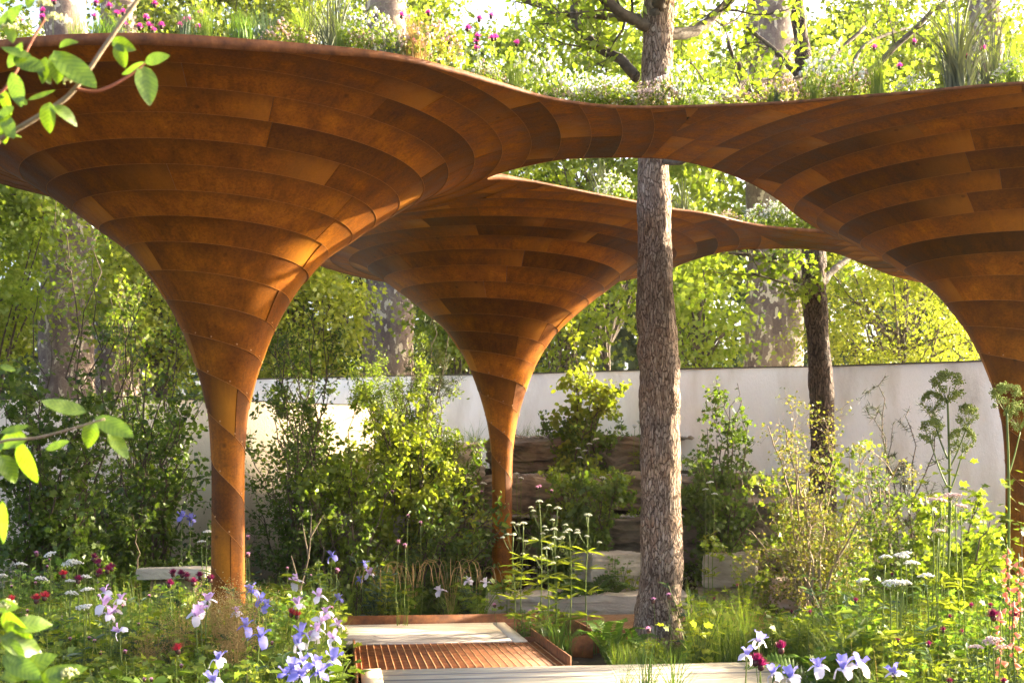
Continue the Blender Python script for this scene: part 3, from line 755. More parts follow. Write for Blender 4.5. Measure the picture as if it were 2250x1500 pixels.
gc, _ = crown_cloud((0.2, .5, 7.6), (3.2, 2.6, 1.3), 60, 45, .1, T_LEAF, .35); build('upper_crown', gc, L_PLANE, pine, kind='stuff')

# --- slim dark tree in front of the right wall
D2 = 13.75
d0 = P(1800, 1100, D2); tx, ty = d0[0], D2
tp = spline([P(1812, 1330, D2) + [0, 0, -.1], P(1808, 1060, D2), P(1806, 900, D2), P(1800, 780, D2), P(1790, 650, D2), P(1788, 560, D2), P(1784, 430, D2), P(1770, 200, D2), P(1750, 0, D2)], 200)
tr_ = np.interp(np.linspace(0, 1, 200), [0, .2, .5, .6, .75, 1], [.16, .135, .125, .14, .11, .07])
tp[0, 2] = -.1
slim = thing('slim_tree', (tx, ty, 0), 'slim dark-barked tree with forked branches in front of the white wall', 'tree')
sh = np.array([tx, ty, 0])
me = trunk_mesh(tp, tr_, 40, M_BARKD, .012, 18)
for v in me.vertices: v.co -= Vector(sh)
obj('trunk', me, slim)
lg = Geo(); paths = []
for pts, r0, r1 in ([(1780, 640, 13.7), (1740, 605, 13.5), (1690, 570, 13.3), (1650, 545, 13.2)], .05, .02), ([(1785, 580, 13.7), (1720, 572, 13.5), (1650, 560, 13.3), (1590, 555, 13.2)], .035, .015), \
        ([(1800, 625, 13.8), (1835, 590, 14), (1870, 560, 14.2), (1940, 480, 14.6)], .055, .02), ([(1780, 625, 13.6), (1740, 625, 13.3), (1650, 600, 13.1)], .018, .008), \
        ([(1770, 280, 13.8), (1700, 250, 13.6), (1640, 180, 13.4), (1600, 90, 13.2)], .06, .02), ([(1775, 300, 13.8), (1850, 220, 13.9), (1960, 110, 14), (2080, 0, 14)], .06, .025), \
        ([(1765, 180, 13.8), (1700, 110, 13.9), (1640, 60, 14)], .04, .015), ([(1770, 250, 13.8), (1850, 190, 14.5), (1900, 100, 15), (2000, 60, 15.5)], .04, .015):
    q = limb(lg, [P(*a) - sh for a in pts], r0, r1); paths.append(q)
tw = []
for q in paths: tw += twigs(lg, q, 7, .55, .010, .05, depth=2)
build('limbs', lg, M_LIMB, slim, True, 'stuff')
g = Geo(); g.add(*leaves_on(tw, 6, .075, T_LOBE, .05, .5)); build('crown', g, L_MID, slim, kind='stuff')

# --- mottled plane trees beyond the wall
def plane_tree(pxl, pxr, py, D, lean, label, crown, limbs, seed, mat=L_YEL):
    x = ((pxl + pxr) / 2 - CX) / FPX * D; r = (pxr - pxl) / 2 / FPX * D
    root = thing('plane_tree', (x, D, 0), label, 'tree', 'plane trees beyond the wall')
    n = 60; zz = np.linspace(-.2, 14, n)
    pts = np.column_stack([lean * (zz - 3) + .06 * np.sin(zz * .9 + seed), .05 * np.cos(zz * .7 + seed), zz])
    rad = r * np.interp(zz, [-.2, 1, 3, 6, 10, 14], [1.35, 1.12, 1.0, .93, .82, .6])
    me = trunk_mesh(pts, rad, 40, M_PLANE, .02, 3, .5); obj('trunk', me, root)
    lg = Geo(); paths = []
    for (z0, a, L, up) in limbs:
        b = np.array([np.interp(z0, zz, pts[:, 0]), 0, z0]); d = np.array([math.cos(a), math.sin(a), up]); d /= np.linalg.norm(d)
        p2 = [b, b + d * L * .35 + [0, 0, .1], b + d * L * .7 + [0, 0, -.1], b + d * L + [0, 0, -.7]]
        paths.append(limb(lg, p2, r * .32, .03, 8, 20))
    tw = []
    for q in paths: tw += twigs(lg, q, 14, 1.3, .02, -.1, depth=2, sides=3)
    build('limbs', lg, M_LIMB, root, True, 'stuff')
    g = Geo(); g.add(*leaves_on(tw, 30, .13, T_LOBE, .16, .6))
    for (cc, cr, k, per) in crown:
        gg, _ = crown_cloud(cc, cr, int(k * 1.8), int(per * 1.7), .125, T_LOBE, .40); g.add(*gg.arr())
    build('crown', g, mat, root, kind='stuff')
    return root
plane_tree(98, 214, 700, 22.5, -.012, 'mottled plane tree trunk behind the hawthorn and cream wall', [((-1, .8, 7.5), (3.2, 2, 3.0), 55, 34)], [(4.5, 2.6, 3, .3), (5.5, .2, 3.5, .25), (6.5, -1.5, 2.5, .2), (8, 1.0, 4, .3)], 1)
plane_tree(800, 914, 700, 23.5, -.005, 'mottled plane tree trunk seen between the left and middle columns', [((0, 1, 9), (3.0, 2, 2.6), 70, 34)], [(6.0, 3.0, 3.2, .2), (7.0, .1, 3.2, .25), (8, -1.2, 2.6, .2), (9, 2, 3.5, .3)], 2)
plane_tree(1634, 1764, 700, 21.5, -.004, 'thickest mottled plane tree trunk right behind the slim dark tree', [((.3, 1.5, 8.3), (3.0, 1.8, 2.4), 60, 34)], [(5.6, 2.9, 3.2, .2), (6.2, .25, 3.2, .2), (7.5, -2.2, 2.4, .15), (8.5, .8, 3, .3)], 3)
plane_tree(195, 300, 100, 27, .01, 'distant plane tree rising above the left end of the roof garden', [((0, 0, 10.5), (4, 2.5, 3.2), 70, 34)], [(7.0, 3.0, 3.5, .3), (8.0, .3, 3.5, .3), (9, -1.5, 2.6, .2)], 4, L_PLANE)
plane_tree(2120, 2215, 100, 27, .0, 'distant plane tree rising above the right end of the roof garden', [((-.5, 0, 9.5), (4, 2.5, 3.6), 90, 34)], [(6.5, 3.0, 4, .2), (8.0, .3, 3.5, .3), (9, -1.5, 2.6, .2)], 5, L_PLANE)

# --- younger trees between the planes
def young_tree(px, pyc, D, rx, rz, label, mat, clumps, per=34, size=.13, T=T_LEAF, ry=1.4, name='young_tree'):
    c = P(px, pyc, D); root = thing(name, (c[0], D, 0), label, 'tree', 'young trees beyond the wall')
    zc = c[2]
    lg = Geo(); pth = limb(lg, [(0, 0, -.1), (.08, .03, zc * .4), (-.05, 0, zc * .8), (.05, 0, zc + rz * .6)], .09, .02, 7, 22)
    g, cc = crown_cloud((0, 0, zc), (rx, ry, rz), int(clumps * 1.7), int(per * 2.2), size * .60, T, .30)
    for q in cc[::4]:
        i = int(np.clip(rng.uniform(.35, .8), 0, 1) * (len(pth) - 1)); lg.add(*tube(spline([pth[i], (pth[i] + q) / 2 + [0, 0, .15], q], 6), np.linspace(.03, .008, 6), 4, False))
    build('trunk', lg, M_LIMB, root, True)
    build('crown', g, mat, root, kind='stuff'); return root
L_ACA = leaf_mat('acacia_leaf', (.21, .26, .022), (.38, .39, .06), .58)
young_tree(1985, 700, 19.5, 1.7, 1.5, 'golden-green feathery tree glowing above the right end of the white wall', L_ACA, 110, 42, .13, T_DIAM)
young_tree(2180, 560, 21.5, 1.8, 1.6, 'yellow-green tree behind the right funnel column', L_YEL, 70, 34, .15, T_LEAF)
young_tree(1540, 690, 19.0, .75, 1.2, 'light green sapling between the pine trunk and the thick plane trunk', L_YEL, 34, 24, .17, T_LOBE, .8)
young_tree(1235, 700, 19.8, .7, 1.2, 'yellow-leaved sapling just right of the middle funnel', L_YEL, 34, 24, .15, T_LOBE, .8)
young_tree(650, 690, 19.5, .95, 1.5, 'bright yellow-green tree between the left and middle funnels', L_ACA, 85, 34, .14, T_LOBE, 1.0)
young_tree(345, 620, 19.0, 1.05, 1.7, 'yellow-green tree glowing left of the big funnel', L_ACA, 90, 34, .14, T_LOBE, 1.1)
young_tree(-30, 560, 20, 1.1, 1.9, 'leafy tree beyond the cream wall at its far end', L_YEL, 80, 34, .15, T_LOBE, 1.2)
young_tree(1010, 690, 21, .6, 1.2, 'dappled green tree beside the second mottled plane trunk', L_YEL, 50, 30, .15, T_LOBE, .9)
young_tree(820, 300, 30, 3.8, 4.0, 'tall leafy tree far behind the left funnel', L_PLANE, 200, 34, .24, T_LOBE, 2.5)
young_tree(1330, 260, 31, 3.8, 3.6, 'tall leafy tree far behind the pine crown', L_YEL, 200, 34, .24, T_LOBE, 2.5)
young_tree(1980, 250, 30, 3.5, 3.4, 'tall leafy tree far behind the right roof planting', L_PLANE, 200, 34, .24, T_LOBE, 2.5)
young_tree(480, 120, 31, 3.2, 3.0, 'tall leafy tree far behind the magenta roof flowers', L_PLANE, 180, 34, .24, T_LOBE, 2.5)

# --- far wood: one hazy mass
g = Geo()
for k in range(120):
    px = rng.uniform(-200, 2450); D = rng.uniform(42, 60); top = rng.uniform(430, 640) - 40 * math.sin(px / 220.)
    c0 = P(px, rng.uniform(top, 1050), D); rr = rng.uniform(1.4, 2.6)
    m = 420; d = rand_dirs(m, .35); p = c0 + d * rr * np.array([1.3, 1, .8]) * rng.uniform(.8, 1.05, (m, 1))
    p[:, 2] = np.maximum(p[:, 2], .2)
    g.add(*scatter(T_LEAF, p, rand_dirs(m, -.2), unit(d + rng.normal(0, .5, d.shape)), rng.uniform(.25, .55, m), 1.3))
o = build('far_wood', g, L_FAR, kind='stuff'); tag(o, 'hazy dark green wood far behind the garden', 'wood')

# ================================================================== SHRUBS
def gzf(x, y): return float(gz(x, y))
def shrub(name, label, px0, px1, py0, py1, D, stems, leaf, size, per, T=T_LEAF, twig=M_TWIG, tw_n=7, tw_L=.35, dy=.5, group=None, depth=2, r0=.014, droop=.1, cat='shrub', basew=.25, wid=1.0, spread=.03, lowbias=1.0, base=None, up=.15):
    cx = (px0 + px1) / 2; x0 = (cx - CX) / FPX * D; z0 = gzf(x0, D) if base is None else base
    root = thing(name, (x0, D, z0), label, cat, group); o3 = np.array([x0, D, z0])
    lg = Geo(); tw = []
    for _ in range(stems):
        u = rng.uniform(-1, 1); top = py0 + (py1 - py0) * (abs(u) ** 2 * .22 + rng.uniform(0, .95) ** (1.3 * lowbias) * .8)
        t = P(cx + u * (px1 - px0) / 2, top, D) - o3; t[1] += rng.uniform(-dy, dy)
        t[2] = max(t[2], .15)
        b = np.array([rng.uniform(-1, 1) * basew * (px1 - px0) / FPX * D * .5, rng.uniform(-.2, .2), -.08])
        mid = b + (t - b) * np.array([.35, .35, .55]) + rng.normal(0, .05, 3)
        L = np.linalg.norm(t - b); q = spline([b, mid, t], 14); q[1:-1] += rng.normal(0, .012 * L, (12, 3))
        lg.add(*tube(q, np.linspace(r0, r0 * .25, 14), 5, False)); tw.append(q[6:])
        tw += twigs(lg, q, tw_n, tw_L, r0 * .35, up, sides=3, depth=depth, start=.2)
    build('stems', lg, twig, root, True, 'stuff')
    g = Geo(); g.add(*leaves_on(tw, per, size, T, spread, droop, wid)); build('foliage', g, leaf, root, kind='stuff')
    return root
G_L = 'shrubs in front of the walls'
shrub('hawthorn_shrub', 'tall dark hawthorn with thin crossing twigs left of the big column', -60, 330, 400, 1260, 11.6, 17, L_DARK, .05, 4, T_LOBE, tw_n=8, tw_L=.5, group=G_L)
shrub('hawthorn_shrub', 'dense dark hawthorn base at the far end of the cream wall', -60, 260, 820, 1290, 11.0, 16, L_DARK, .06, 9, T_LOBE, tw_n=8, tw_L=.4, group=G_L)
shrub('hawthorn_shrub', 'open leafy hawthorn shading the cream wall beside the big column', 190, 480, 830, 1260, 12.3, 14, L_DARK, .06, 6, T_OVAL, tw_n=7, tw_L=.35, group=G_L)
shrub('wild_shrub', 'tall open twiggy shrub just right of the big column', 560, 780, 600, 1240, 12.9, 12, L_DARK, .055, 5, T_LEAF, tw_n=8, tw_L=.45, group=G_L, lowbias=.8)
shrub('wild_shrub', 'dense dark shrub between the big column and the ochre boulders', 530, 800, 850, 1290, 12.4, 16, L_DARK, .055, 8, T_LEAF, tw_n=8, tw_L=.35, group=G_L)
shrub('conifer_sapling', 'feathery green conifer sapling left of the middle funnel', 790, 930, 740, 1100, 14.1, 9, L_MID, .035, 26, T_DIAM, tw_n=9, tw_L=.3, group=G_L, spread=.03)
shrub('conifer_sapling', 'thin grey-green pine sapling whose tip meets the middle funnel', 880, 1000, 660, 1000, 14.2, 6, L_NEED, .08, 22, T_NEED, tw_n=8, tw_L=.35, group=G_L, wid=1.6, spread=.01)
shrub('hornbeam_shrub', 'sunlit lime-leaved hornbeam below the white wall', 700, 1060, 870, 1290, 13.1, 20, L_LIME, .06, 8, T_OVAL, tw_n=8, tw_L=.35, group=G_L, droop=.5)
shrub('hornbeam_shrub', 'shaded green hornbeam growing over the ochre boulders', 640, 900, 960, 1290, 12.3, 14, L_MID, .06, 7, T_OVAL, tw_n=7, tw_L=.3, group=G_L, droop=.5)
shrub('birch_sapling', 'slender birch sapling with drooping lime leaves on the terrace', 1190, 1350, 730, 1060, 14.6, 9, L_LIME, .07, 8, T_OVAL, tw_n=8, tw_L=.3, group=G_L, droop=1.0, dy=.25)
shrub('wild_shrub', 'small dark-leaved shrub in the corner beside the pine trunk', 1500, 1660, 820, 1200, 13.0, 12, L_DARK, .055, 7, T_LOBE, tw_n=7, tw_L=.28, group=G_L)
shrub('airy_shrub', 'broad airy fine-leaved shrub with pale slanting stems before the white wall', 1560, 1990, 900, 1300, 10.8, 12, L_OLIVE, .027, 13, T_LOBE, M_TWIGP, tw_n=7, tw_L=.45, group=G_L, spread=.03, r0=.017, basew=.06, up=-.12)
shrub('airy_shrub', 'darker fine-leaved shrub with thin stems beside the dark pine shrub', 1800, 2120, 960, 1310, 10.5, 9, L_DARK, .028, 12, T_LOBE, M_TWIGP, tw_n=7, tw_L=.42, group=G_L, spread=.03, r0=.015, basew=.06, up=-.1)
shrub('airy_shrub', 'low airy shrub with yellowish fine leaves right of the pine', 1650, 1930, 1060, 1300, 11.2, 9, L_OLIVE, .028, 13, T_LOBE, M_TWIGP, tw_n=7, tw_L=.35, group=G_L, spread=.03, basew=.1, up=-.1)
shrub('maple_shrub', 'light green lobed-leaf shrub at the foot of the slim dark tree', 1580, 1960, 930, 1230, 11.8, 8, L_MID, .062, 6, T_LOBE, M_TWIGP, tw_n=6, tw_L=.35, group=G_L)
shrub('pine_shrub', 'dark bottlebrush pine shrub against the white wall', 1900, 2120, 800, 1240, 12.4, 12, L_NEED, .075, 40, T_NEED, tw_n=6, tw_L=.3, group=G_L, wid=1.8, spread=.008, depth=1)
shrub('pine_shrub', 'thin needled sapling alone against the white wall', 1915, 1965, 880, 1200, 12.9, 3, L_NEED, .06, 60, T_NEED, tw_n=4, tw_L=.16, group=G_L, wid=1.8, spread=.006, depth=1)
shrub('wild_shrub', 'leafy green shrub around the foot of the right-hand column', 1990, 2200, 1090, 1320, 8.9, 8, L_MID, .06, 8, T_LOBE, tw_n=7, tw_L=.25, group=G_L)
shrub('bramble_bush', 'dark fern-like thicket behind the two squared blocks', 1120, 1430, 1010, 1300, 13.25, 16, L_DARK, .07, 9, T_LOBE, tw_n=6, tw_L=.28, group=G_L)
shrub('bramble_bush', 'dark leafy thicket at the foot of the terraces behind the lime plants', 820, 1110, 1080, 1330, 12.7, 16, L_DARK, .07, 9, T_LEAF, tw_n=6, tw_L=.28, group=G_L)
shrub('bramble_bush', 'dark leafy thicket between the pine trunk and the pinkish slab', 1500, 1700, 1040, 1215, 13.3, 12, L_DARK, .065, 9, T_LOBE, tw_n=6, tw_L=.25, group=G_L)
shrub('bramble_bush', 'green thicket low behind the stone bench', 150, 520, 1110, 1310, 11.3, 18, L_DARK, .065, 9, T_LEAF, tw_n=6, tw_L=.25, group=G_L)
shrub('bramble_bush', 'mixed green thicket along the foot of the right-hand wall', 1930, 2210, 1090, 1330, 10.4, 12, L_MID, .06, 9, T_LOBE, tw_n=6, tw_L=.25, group=G_L)
shrub('hawthorn_shrub', 'leafy hawthorn tops rising above the cream wall left of the big column', 180, 470, 560, 1150, 13.2, 16, L_MID, .05, 6, T_LOBE, tw_n=8, tw_L=.45, group=G_L, lowbias=.9)
shrub('hawthorn_shrub', 'shaded hawthorn along the foot of the cream wall', 60, 480, 900, 1290, 13.4, 20, L_DARK, .06, 8, T_OVAL, tw_n=7, tw_L=.38, group=G_L)
shrub('wild_shrub', 'tall leafy shrub before the white wall between big column and conifer', 590, 840, 660, 1180, 13.6, 16, L_MID, .052, 7, T_LOBE, tw_n=8, tw_L=.42, group=G_L)
shrub('wild_shrub', 'bushy green shrub hiding the wall just left of the slim column', 830, 1060, 800, 1180, 13.8, 16, L_MID, .05, 9, T_LEAF, tw_n=8, tw_L=.32, group=G_L)
shrub('conifer_sapling', 'dense feathery conifer sapling beside the golden upright rock', 780, 960, 720, 1120, 14.0, 12, L_MID, .032, 30, T_DIAM, tw_n=10, tw_L=.28, group=G_L)
shrub('wild_shrub', 'low leafy shrub spilling over the upper rock slabs', 1130, 1420, 890, 1100, 14.55, 16, L_DARK, .055, 8, T_LOBE, tw_n=6, tw_L=.22, group=G_L, dy=.25)
shrub('wild_shrub', 'green shrub softening the middle rock tier behind the pine', 1130, 1440, 990, 1200, 13.8, 14, L_MID, .05, 8, T_LOBE, tw_n=6, tw_L=.22, group=G_L, dy=.25)
shrub('wild_shrub', 'dark shrub filling the rocks beside the golden stone', 880, 1100, 960, 1200, 13.6, 14, L_DARK, .055, 9, T_LEAF, tw_n=6, tw_L=.25, group=G_L, dy=.25)
# arching bare twig beside the big column
lg = Geo(); a0 = P(640, 1290, 10.5)
for pts in ([(0, 0, 0), (.06, 0, .35), (.13, 0, .62), (.15, 0, .95)], [(.13, 0, .6), (.08, 0, .85)], [(.07, 0, .38), (.0, 0, .62)], [(.14, 0, .75), (.24, 0, .9)]):
    lg.add(*tube(spline(pts, 12), np.linspace(.008, .003, 12), 5))
rt = thing('bare_twig', (a0[0], 10.5, 0), 'bare reddish forked twig standing in front of the ochre boulders', 'twig')
lg.V = [v * np.array([1.2, 1, 1.28]) for v in lg.V]
build('stem', lg, M_TWIGP, rt, True)

# ================================================================== BLADES, CLUMPS
def blades(n, base, h, lean, w, seg=4, curl=.6, az=None):
    """grass blades as bent tapering strips; base (n,3), h (n)"""
    az = rng.uniform(0, 2 * math.pi, n) if az is None else az
    d = np.stack([np.cos(az), np.sin(az), np.zeros(n)], 1); sd = np.stack([-np.sin(az), np.cos(az), np.zeros(n)], 1)
    t = np.linspace(0, 1, seg + 1); lean = np.broadcast_to(lean, (n,)); w = np.broadcast_to(w, (n,)); h = np.broadcast_to(h, (n,))
    V = []
    for q in t:
        wq = w * (1 - q) ** .7 * .5
        zq = h * (q - curl * lean * q ** 3 * .5); xq = h * lean * q ** 2
        c = base + d * xq[:, None] + np.stack([np.zeros(n), np.zeros(n), zq], 1)
        if q < 1: V += [c - sd * wq[:, None], c + sd * wq[:, None]]
        else: V += [c]
    V = np.stack(V, 1); k = V.shape[1]; F = []
    for q in range(seg - 1): F += [(2 * q, 2 * q + 1, 2 * q + 3), (2 * q, 2 * q + 3, 2 * q + 2)]
    F += [(2 * seg - 2, 2 * seg - 1, 2 * seg)]
    F = np.array(F)[None] + (np.arange(n) * k)[:, None, None]
    return V.reshape(-1, 3), F.reshape(-1, 3)

WINDOWS = [(1395, 1510, 1405, 10.2), (1275, 1420, 1392, 10.6), (1125, 1420, 1340, 12.2), (1650, 1835, 1340, 11.4), (1535, 1625, 1282, 12.7), (330, 445, 1264, 10.7), (738, 1262, 1372, 9.6), (2195, 2270, 1170, 9.9)]
def head_room(x, y):
    """how tall planting may grow before it would hide the paving, stones and trunk feet behind it"""
    px = CX + FPX * x / y
    lim = np.where(px < 900, np.interp(y, [6.4, 7.0, 7.8, 8.6, 9.6], [1485, 1425, 1345, 1275, 1215]), np.interp(y, [6.0, 6.4, 7.2, 8.4, 10], [1490, 1440, 1330, 1270, 1230]))
    h = np.where(y < 10.5, CZ - (lim - HY) / FPX * y, 9.0) + np.where(rng.uniform(size=len(y)) < .10, .15, 0)
    for a, b, py, D in WINDOWS:
        m = (px > a) & (px < b) & (y < D); h = np.where(m, np.minimum(h, CZ - (py - HY) / FPX * y), h)
    return h
def on_deck(x, y):
    p = np.stack([x, y], 1) - ORG; u = p @ U2; v = p @ V2
    return ((u > -.03) & (u < 1.53) & (v > -.1) & (v < 1.4)) | ((u > -.03) & (u < 3.0) & (v < .05) & (v > -1.7)) | ((u > -.85) & (u < 1.45) & (v > 1.3) & (v < 2.95)) | ((u > 1.85) & (u < 4.4) & (v > 1.65) & (v < 3.35))
def bed(n, zones):
    out = []
    while sum(map(len, out)) < n:
        z = zones[rng.choice(len(zones), p=np.array([q[4] for q in zones]) / sum(q[4] for q in zones))]
        y = rng.uniform(z[2], z[3], 400); x0 = z[0](y) if callable(z[0]) else z[0]; x1 = z[1](y) if callable(z[1]) else z[1]
        x = x0 + rng.uniform(0, 1, 400) * (x1 - x0); ok = ~on_deck(x, y)
        for c, _ in CENT: ok &= np.hypot(x - c[0], y - c[1]) > .2
        ok &= np.hypot(x - 1.3, y - 10.25) > .3
        out.append(np.stack([x, y], 1)[ok][:60])
    return np.vstack(out)[:n]
FL = lambda y: -1.125 / 2.6 * y - .15
FR = lambda y: 1.125 / 2.6 * y + .15
ZL = (FL, lambda y: -1.26 - .14 * (y - 8.3), 6.3, 9.6, 3.0)
ZR = (lambda y: np.where(y < 8.3, 1.9, .75), FR, 5.9, 10.2, 3.0)
ZM = (FL, FR, 10.0, 13.0, 2.0)
ZT = (-2.5, 3.6, 13.0, 15.4, .8)
def fill_grass(name, label, n, zones, hmin, hmax, mat, w=.007, lean=(.1, .7)):
    p = bed(n, zones); b = np.column_stack([p, gz(p[:, 0], p[:, 1]) - .02])
    hh = np.minimum(rng.uniform(hmin, hmax, n) * np.where(p[:, 1] > 10, .7, 1), head_room(p[:, 0], p[:, 1]) * rng.uniform(.7, 1.1, n)); hh = np.maximum(hh, .04)
    V, F = blades(n, b, hh, rng.uniform(*lean, n), w, 4)
    return tag(build(name, (V, F), mat, kind='stuff'), label, 'grass')
fill_grass('meadow_grass', 'tall sunlit meadow grass filling the flower beds', 30000, [ZL, ZR], .3, .85, L_GRASS, .0048, (.02, .55))
fill_grass('straw_grass', 'thin straw-coloured flowering grass stalks through both flower beds', 1800, [ZL, ZR], .45, .9, L_STRAW, .003, (.02, .25))
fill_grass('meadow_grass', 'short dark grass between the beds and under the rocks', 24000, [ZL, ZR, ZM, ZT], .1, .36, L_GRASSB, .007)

# leafy perennials: prototypes then copies
def perennial(name, stems, h, leaf, size, T, per, spread, mat, droop=.3, wid=1.0, whorl=False):
    root = obj(name, None); lg = Geo(); P_, D_ = [], []
    for _ in range(stems):
        a = rng.uniform(0, 6.28); rr = rng.uniform(0, spread); hh = h * rng.uniform(.6, 1.05)
        q = spline([(0, 0, -.03), (rr * .4 * math.cos(a), rr * .4 * math.sin(a), hh * .5), (rr * math.cos(a), rr * math.sin(a), hh)], 8)
        lg.add(*tube(q, np.linspace(.004, .002, 8), 4, False))
        k = per; t = rng.uniform(.12, 1, k) if not whorl else np.repeat(np.linspace(.15, 1, max(2, k // 6)), 6)[:k]
        i = np.minimum((t * 7).astype(int), 6); f = (t * 7 - i)[:, None]; P_.append(q[i] * (1 - f) + q[i + 1] * f)
        b = rng.uniform(0, 6.28, k); D_.append(np.stack([np.cos(b), np.sin(b), rng.uniform(-.1, .7, k)], 1))
    build('stems', lg, M_STEM, root, kind='stuff')
    p = np.vstack(P_); d = np.vstack(D_); g = Geo(); d[:, 2] -= droop
    if T is T_LOBE or T is T_OVAL: p = p + unit(d) * size * .5
    g.add(*scatter(T, p, d, rand_dirs(len(p), 1.5, .5), size * rng.uniform(.6, 1.2, len(p)), wid)); build('leaves', g, leaf, root, kind='stuff')
    return root
GP = 'leafy perennials filling the flower beds'
PROTO = []
for spec, lab in (((11, .42, L_LIME, .052, T_LOBE, 12, .22), 'lime green lobed-leaf perennial'), ((9, .52, L_BLUE, .075, T_LEAF, 20, .16), 'blue-green narrow-leaved perennial'),
                  ((8, .55, L_MID, .095, T_LEAF, 20, .15), 'fresh green lance-leaved perennial'), ((10, .38, L_GRASS, .05, T_LOBE, 16, .24), 'low feathery green perennial'), ((8, .34, L_DARK, .08, T_OVAL, 12, .24), 'low dark round-leaved perennial'), ((7, .8, L_GRASS, .045, T_DIAM, 34, .14), 'tall thin upright small-leaved perennial'), ((10, .62, L_FERN, .042, T_LOBE, 30, .2), 'bright green cut-leaf perennial')):
    wid = .5 if spec[4] is T_LEAF else 1.0
    r_ = perennial(['lobed_leaf_perennial', 'narrow_leaf_perennial', 'lance_leaf_perennial', 'feathery_perennial', 'round_leaf_perennial', 'upright_perennial', 'cut_leaf_perennial'][len(PROTO)], spec[0], spec[1], spec[2], spec[3], spec[4], spec[5], spec[6], None, wid=wid, droop=.05 if spec[4] is T_LEAF else .3); tag(r_, lab, 'plant', GP); PROTO.append([r_, False])
def put(pr, x, y, s=1.0, rz=None, z=None):
    r_ = pr[0] if not pr[1] else copy_tree(pr[0]); pr[1] = True
    r_.location = (x, y, gzf(x, y) - .01 if z is None else z); r_.rotation_euler = (rng.normal(0, .06), rng.normal(0, .06), rng.uniform(0, 6.28) if rz is None else rz); r_.scale = (s,) * 3
    return r_
BASELAB = [p_[0]['label'] for p_ in PROTO]
def relabel(o, where):
    b = next(q for q in BASELAB if o['label'].startswith(q)); o['label'] = b + ' ' + where; o['group'] = b.split(' perennial')[0] + ' plants ' + where
PH = [.42, .52, .55, .38, .34, .8, .62]
def place(x, y, w_, where):
    k = rng.choice(len(PROTO), p=np.array(w_) / sum(w_)); s_ = min(rng.uniform(.85, 1.45), float(head_room(np.array([x]), np.array([y]))[0]) / PH[k] * 1.05)
    if s_ < .3: return
    relabel(put(PROTO[k], x, y, s_), where)
for n_, zones, w_, where in ((220, [ZL], (.27, .16, .08, .25, .08, .16, .16), 'left of the deck'), (210, [ZR], (.28, .12, .14, .2, .06, .14, .2), 'right of the grating'), (120, [ZM], (.2, .1, .12, .2, .35, .1, .1), 'beyond the deck'), (40, [ZT], (.2, 0, .1, .3, .4, 0, .1), 'on the rock terraces')):
    for (x, y) in bed(n_, zones): place(x, y, w_, where)

# ================================================================== FLOWERS
def petal_strip(L, w, bend, seg=5, cup=.25, tipw=.6):
    """petal along +x bending in z: bend = list of z over length"""
    V = []; t = np.linspace(0, 1, seg + 1)
    for q in t:
        ww = w * (.25 + .75 * math.sin(math.pi * min(q * .5 + .18, 1)) ** 1.5) * (1 if q < .9 else tipw) * .5
        z = np.interp(q, np.linspace(0, 1, len(bend)), bend) * L
        rf = L * .07 * math.sin(q * 11); V += [(q * L, -ww, z + cup * ww + rf), (q * L, 0, z), (q * L, ww, z + cup * ww - rf)]
    F = []
    for k in range(seg):
        a = 3 * k
        for b in (0, 1): F += [(a + b, a + b + 1, a + b + 4), (a + b, a + b + 4, a + b + 3)]
    return np.array(V), np.array(F)
STEM_MESH = make_mesh('stem', *tube(spline([(0, 0, 0), (.02, .01, .4), (.012, -.008, .75), (0, 0, 1)], 9), np.linspace(.005, .0035, 9), 5), M_STEM, True)
STEM_THIN = make_mesh('stem', *tube(spline([(0, 0, 0), (.02, .01, .4), (.012, -.008, .75), (0, 0, 1)], 9), np.linspace(.003, .0018, 9), 4), M_STEM, True)
STEM_FAT = make_mesh('stem', *tube(spline([(0, 0, 0), (.015, .01, .4), (.01, -.008, .75), (0, 0, 1)], 9), np.linspace(.011, .007, 9), 6), M_STEM, True)
def sword_leaves(n, h, w, mat, lean=(.05, .45)):
    V, F = blades(n, np.column_stack([rng.normal(0, .02, (n, 2)), np.full(n, -.03)]), rng.uniform(.6, 1, n) * h, rng.uniform(*lean, n), w, 5)
    return make_mesh('leaves', V, F, mat)
IR_L = [sword_leaves(7, .5, .016, L_MID), sword_leaves(7, .55, .014, L_GRASS)]
def ir_meshes(mat, mat2): return (make_mesh('upright_petal', *petal_strip(.055, .055, [0, .55, 1.0, 1.1], cup=.5), mat, True), make_mesh('falling_petal', *petal_strip(.068, .058, [0, .25, .1, -.55], cup=-.25), mat2, True))
IRM = {'blue': ir_meshes(F_BLUE, F_BLUE), 'lilac': ir_meshes(F_LILAC, F_PALE), 'duo': ir_meshes(F_BLUE, F_PALE), 'pale': ir_meshes(F_PALE, F_PALE)}
CENTRE = make_mesh('flower', *tube([(0, 0, -.035), (0, 0, -.02), (0, 0, .0), (0, 0, .02)], [.004, .009, .008, .003], 6), M_STEM, True)
def top_of(px, py, D):
    t = P(px, py, D); x, y = t[0], D; g0 = gzf(x, y) - .02
    return x, y, g0, max(t[2] - g0, .12)
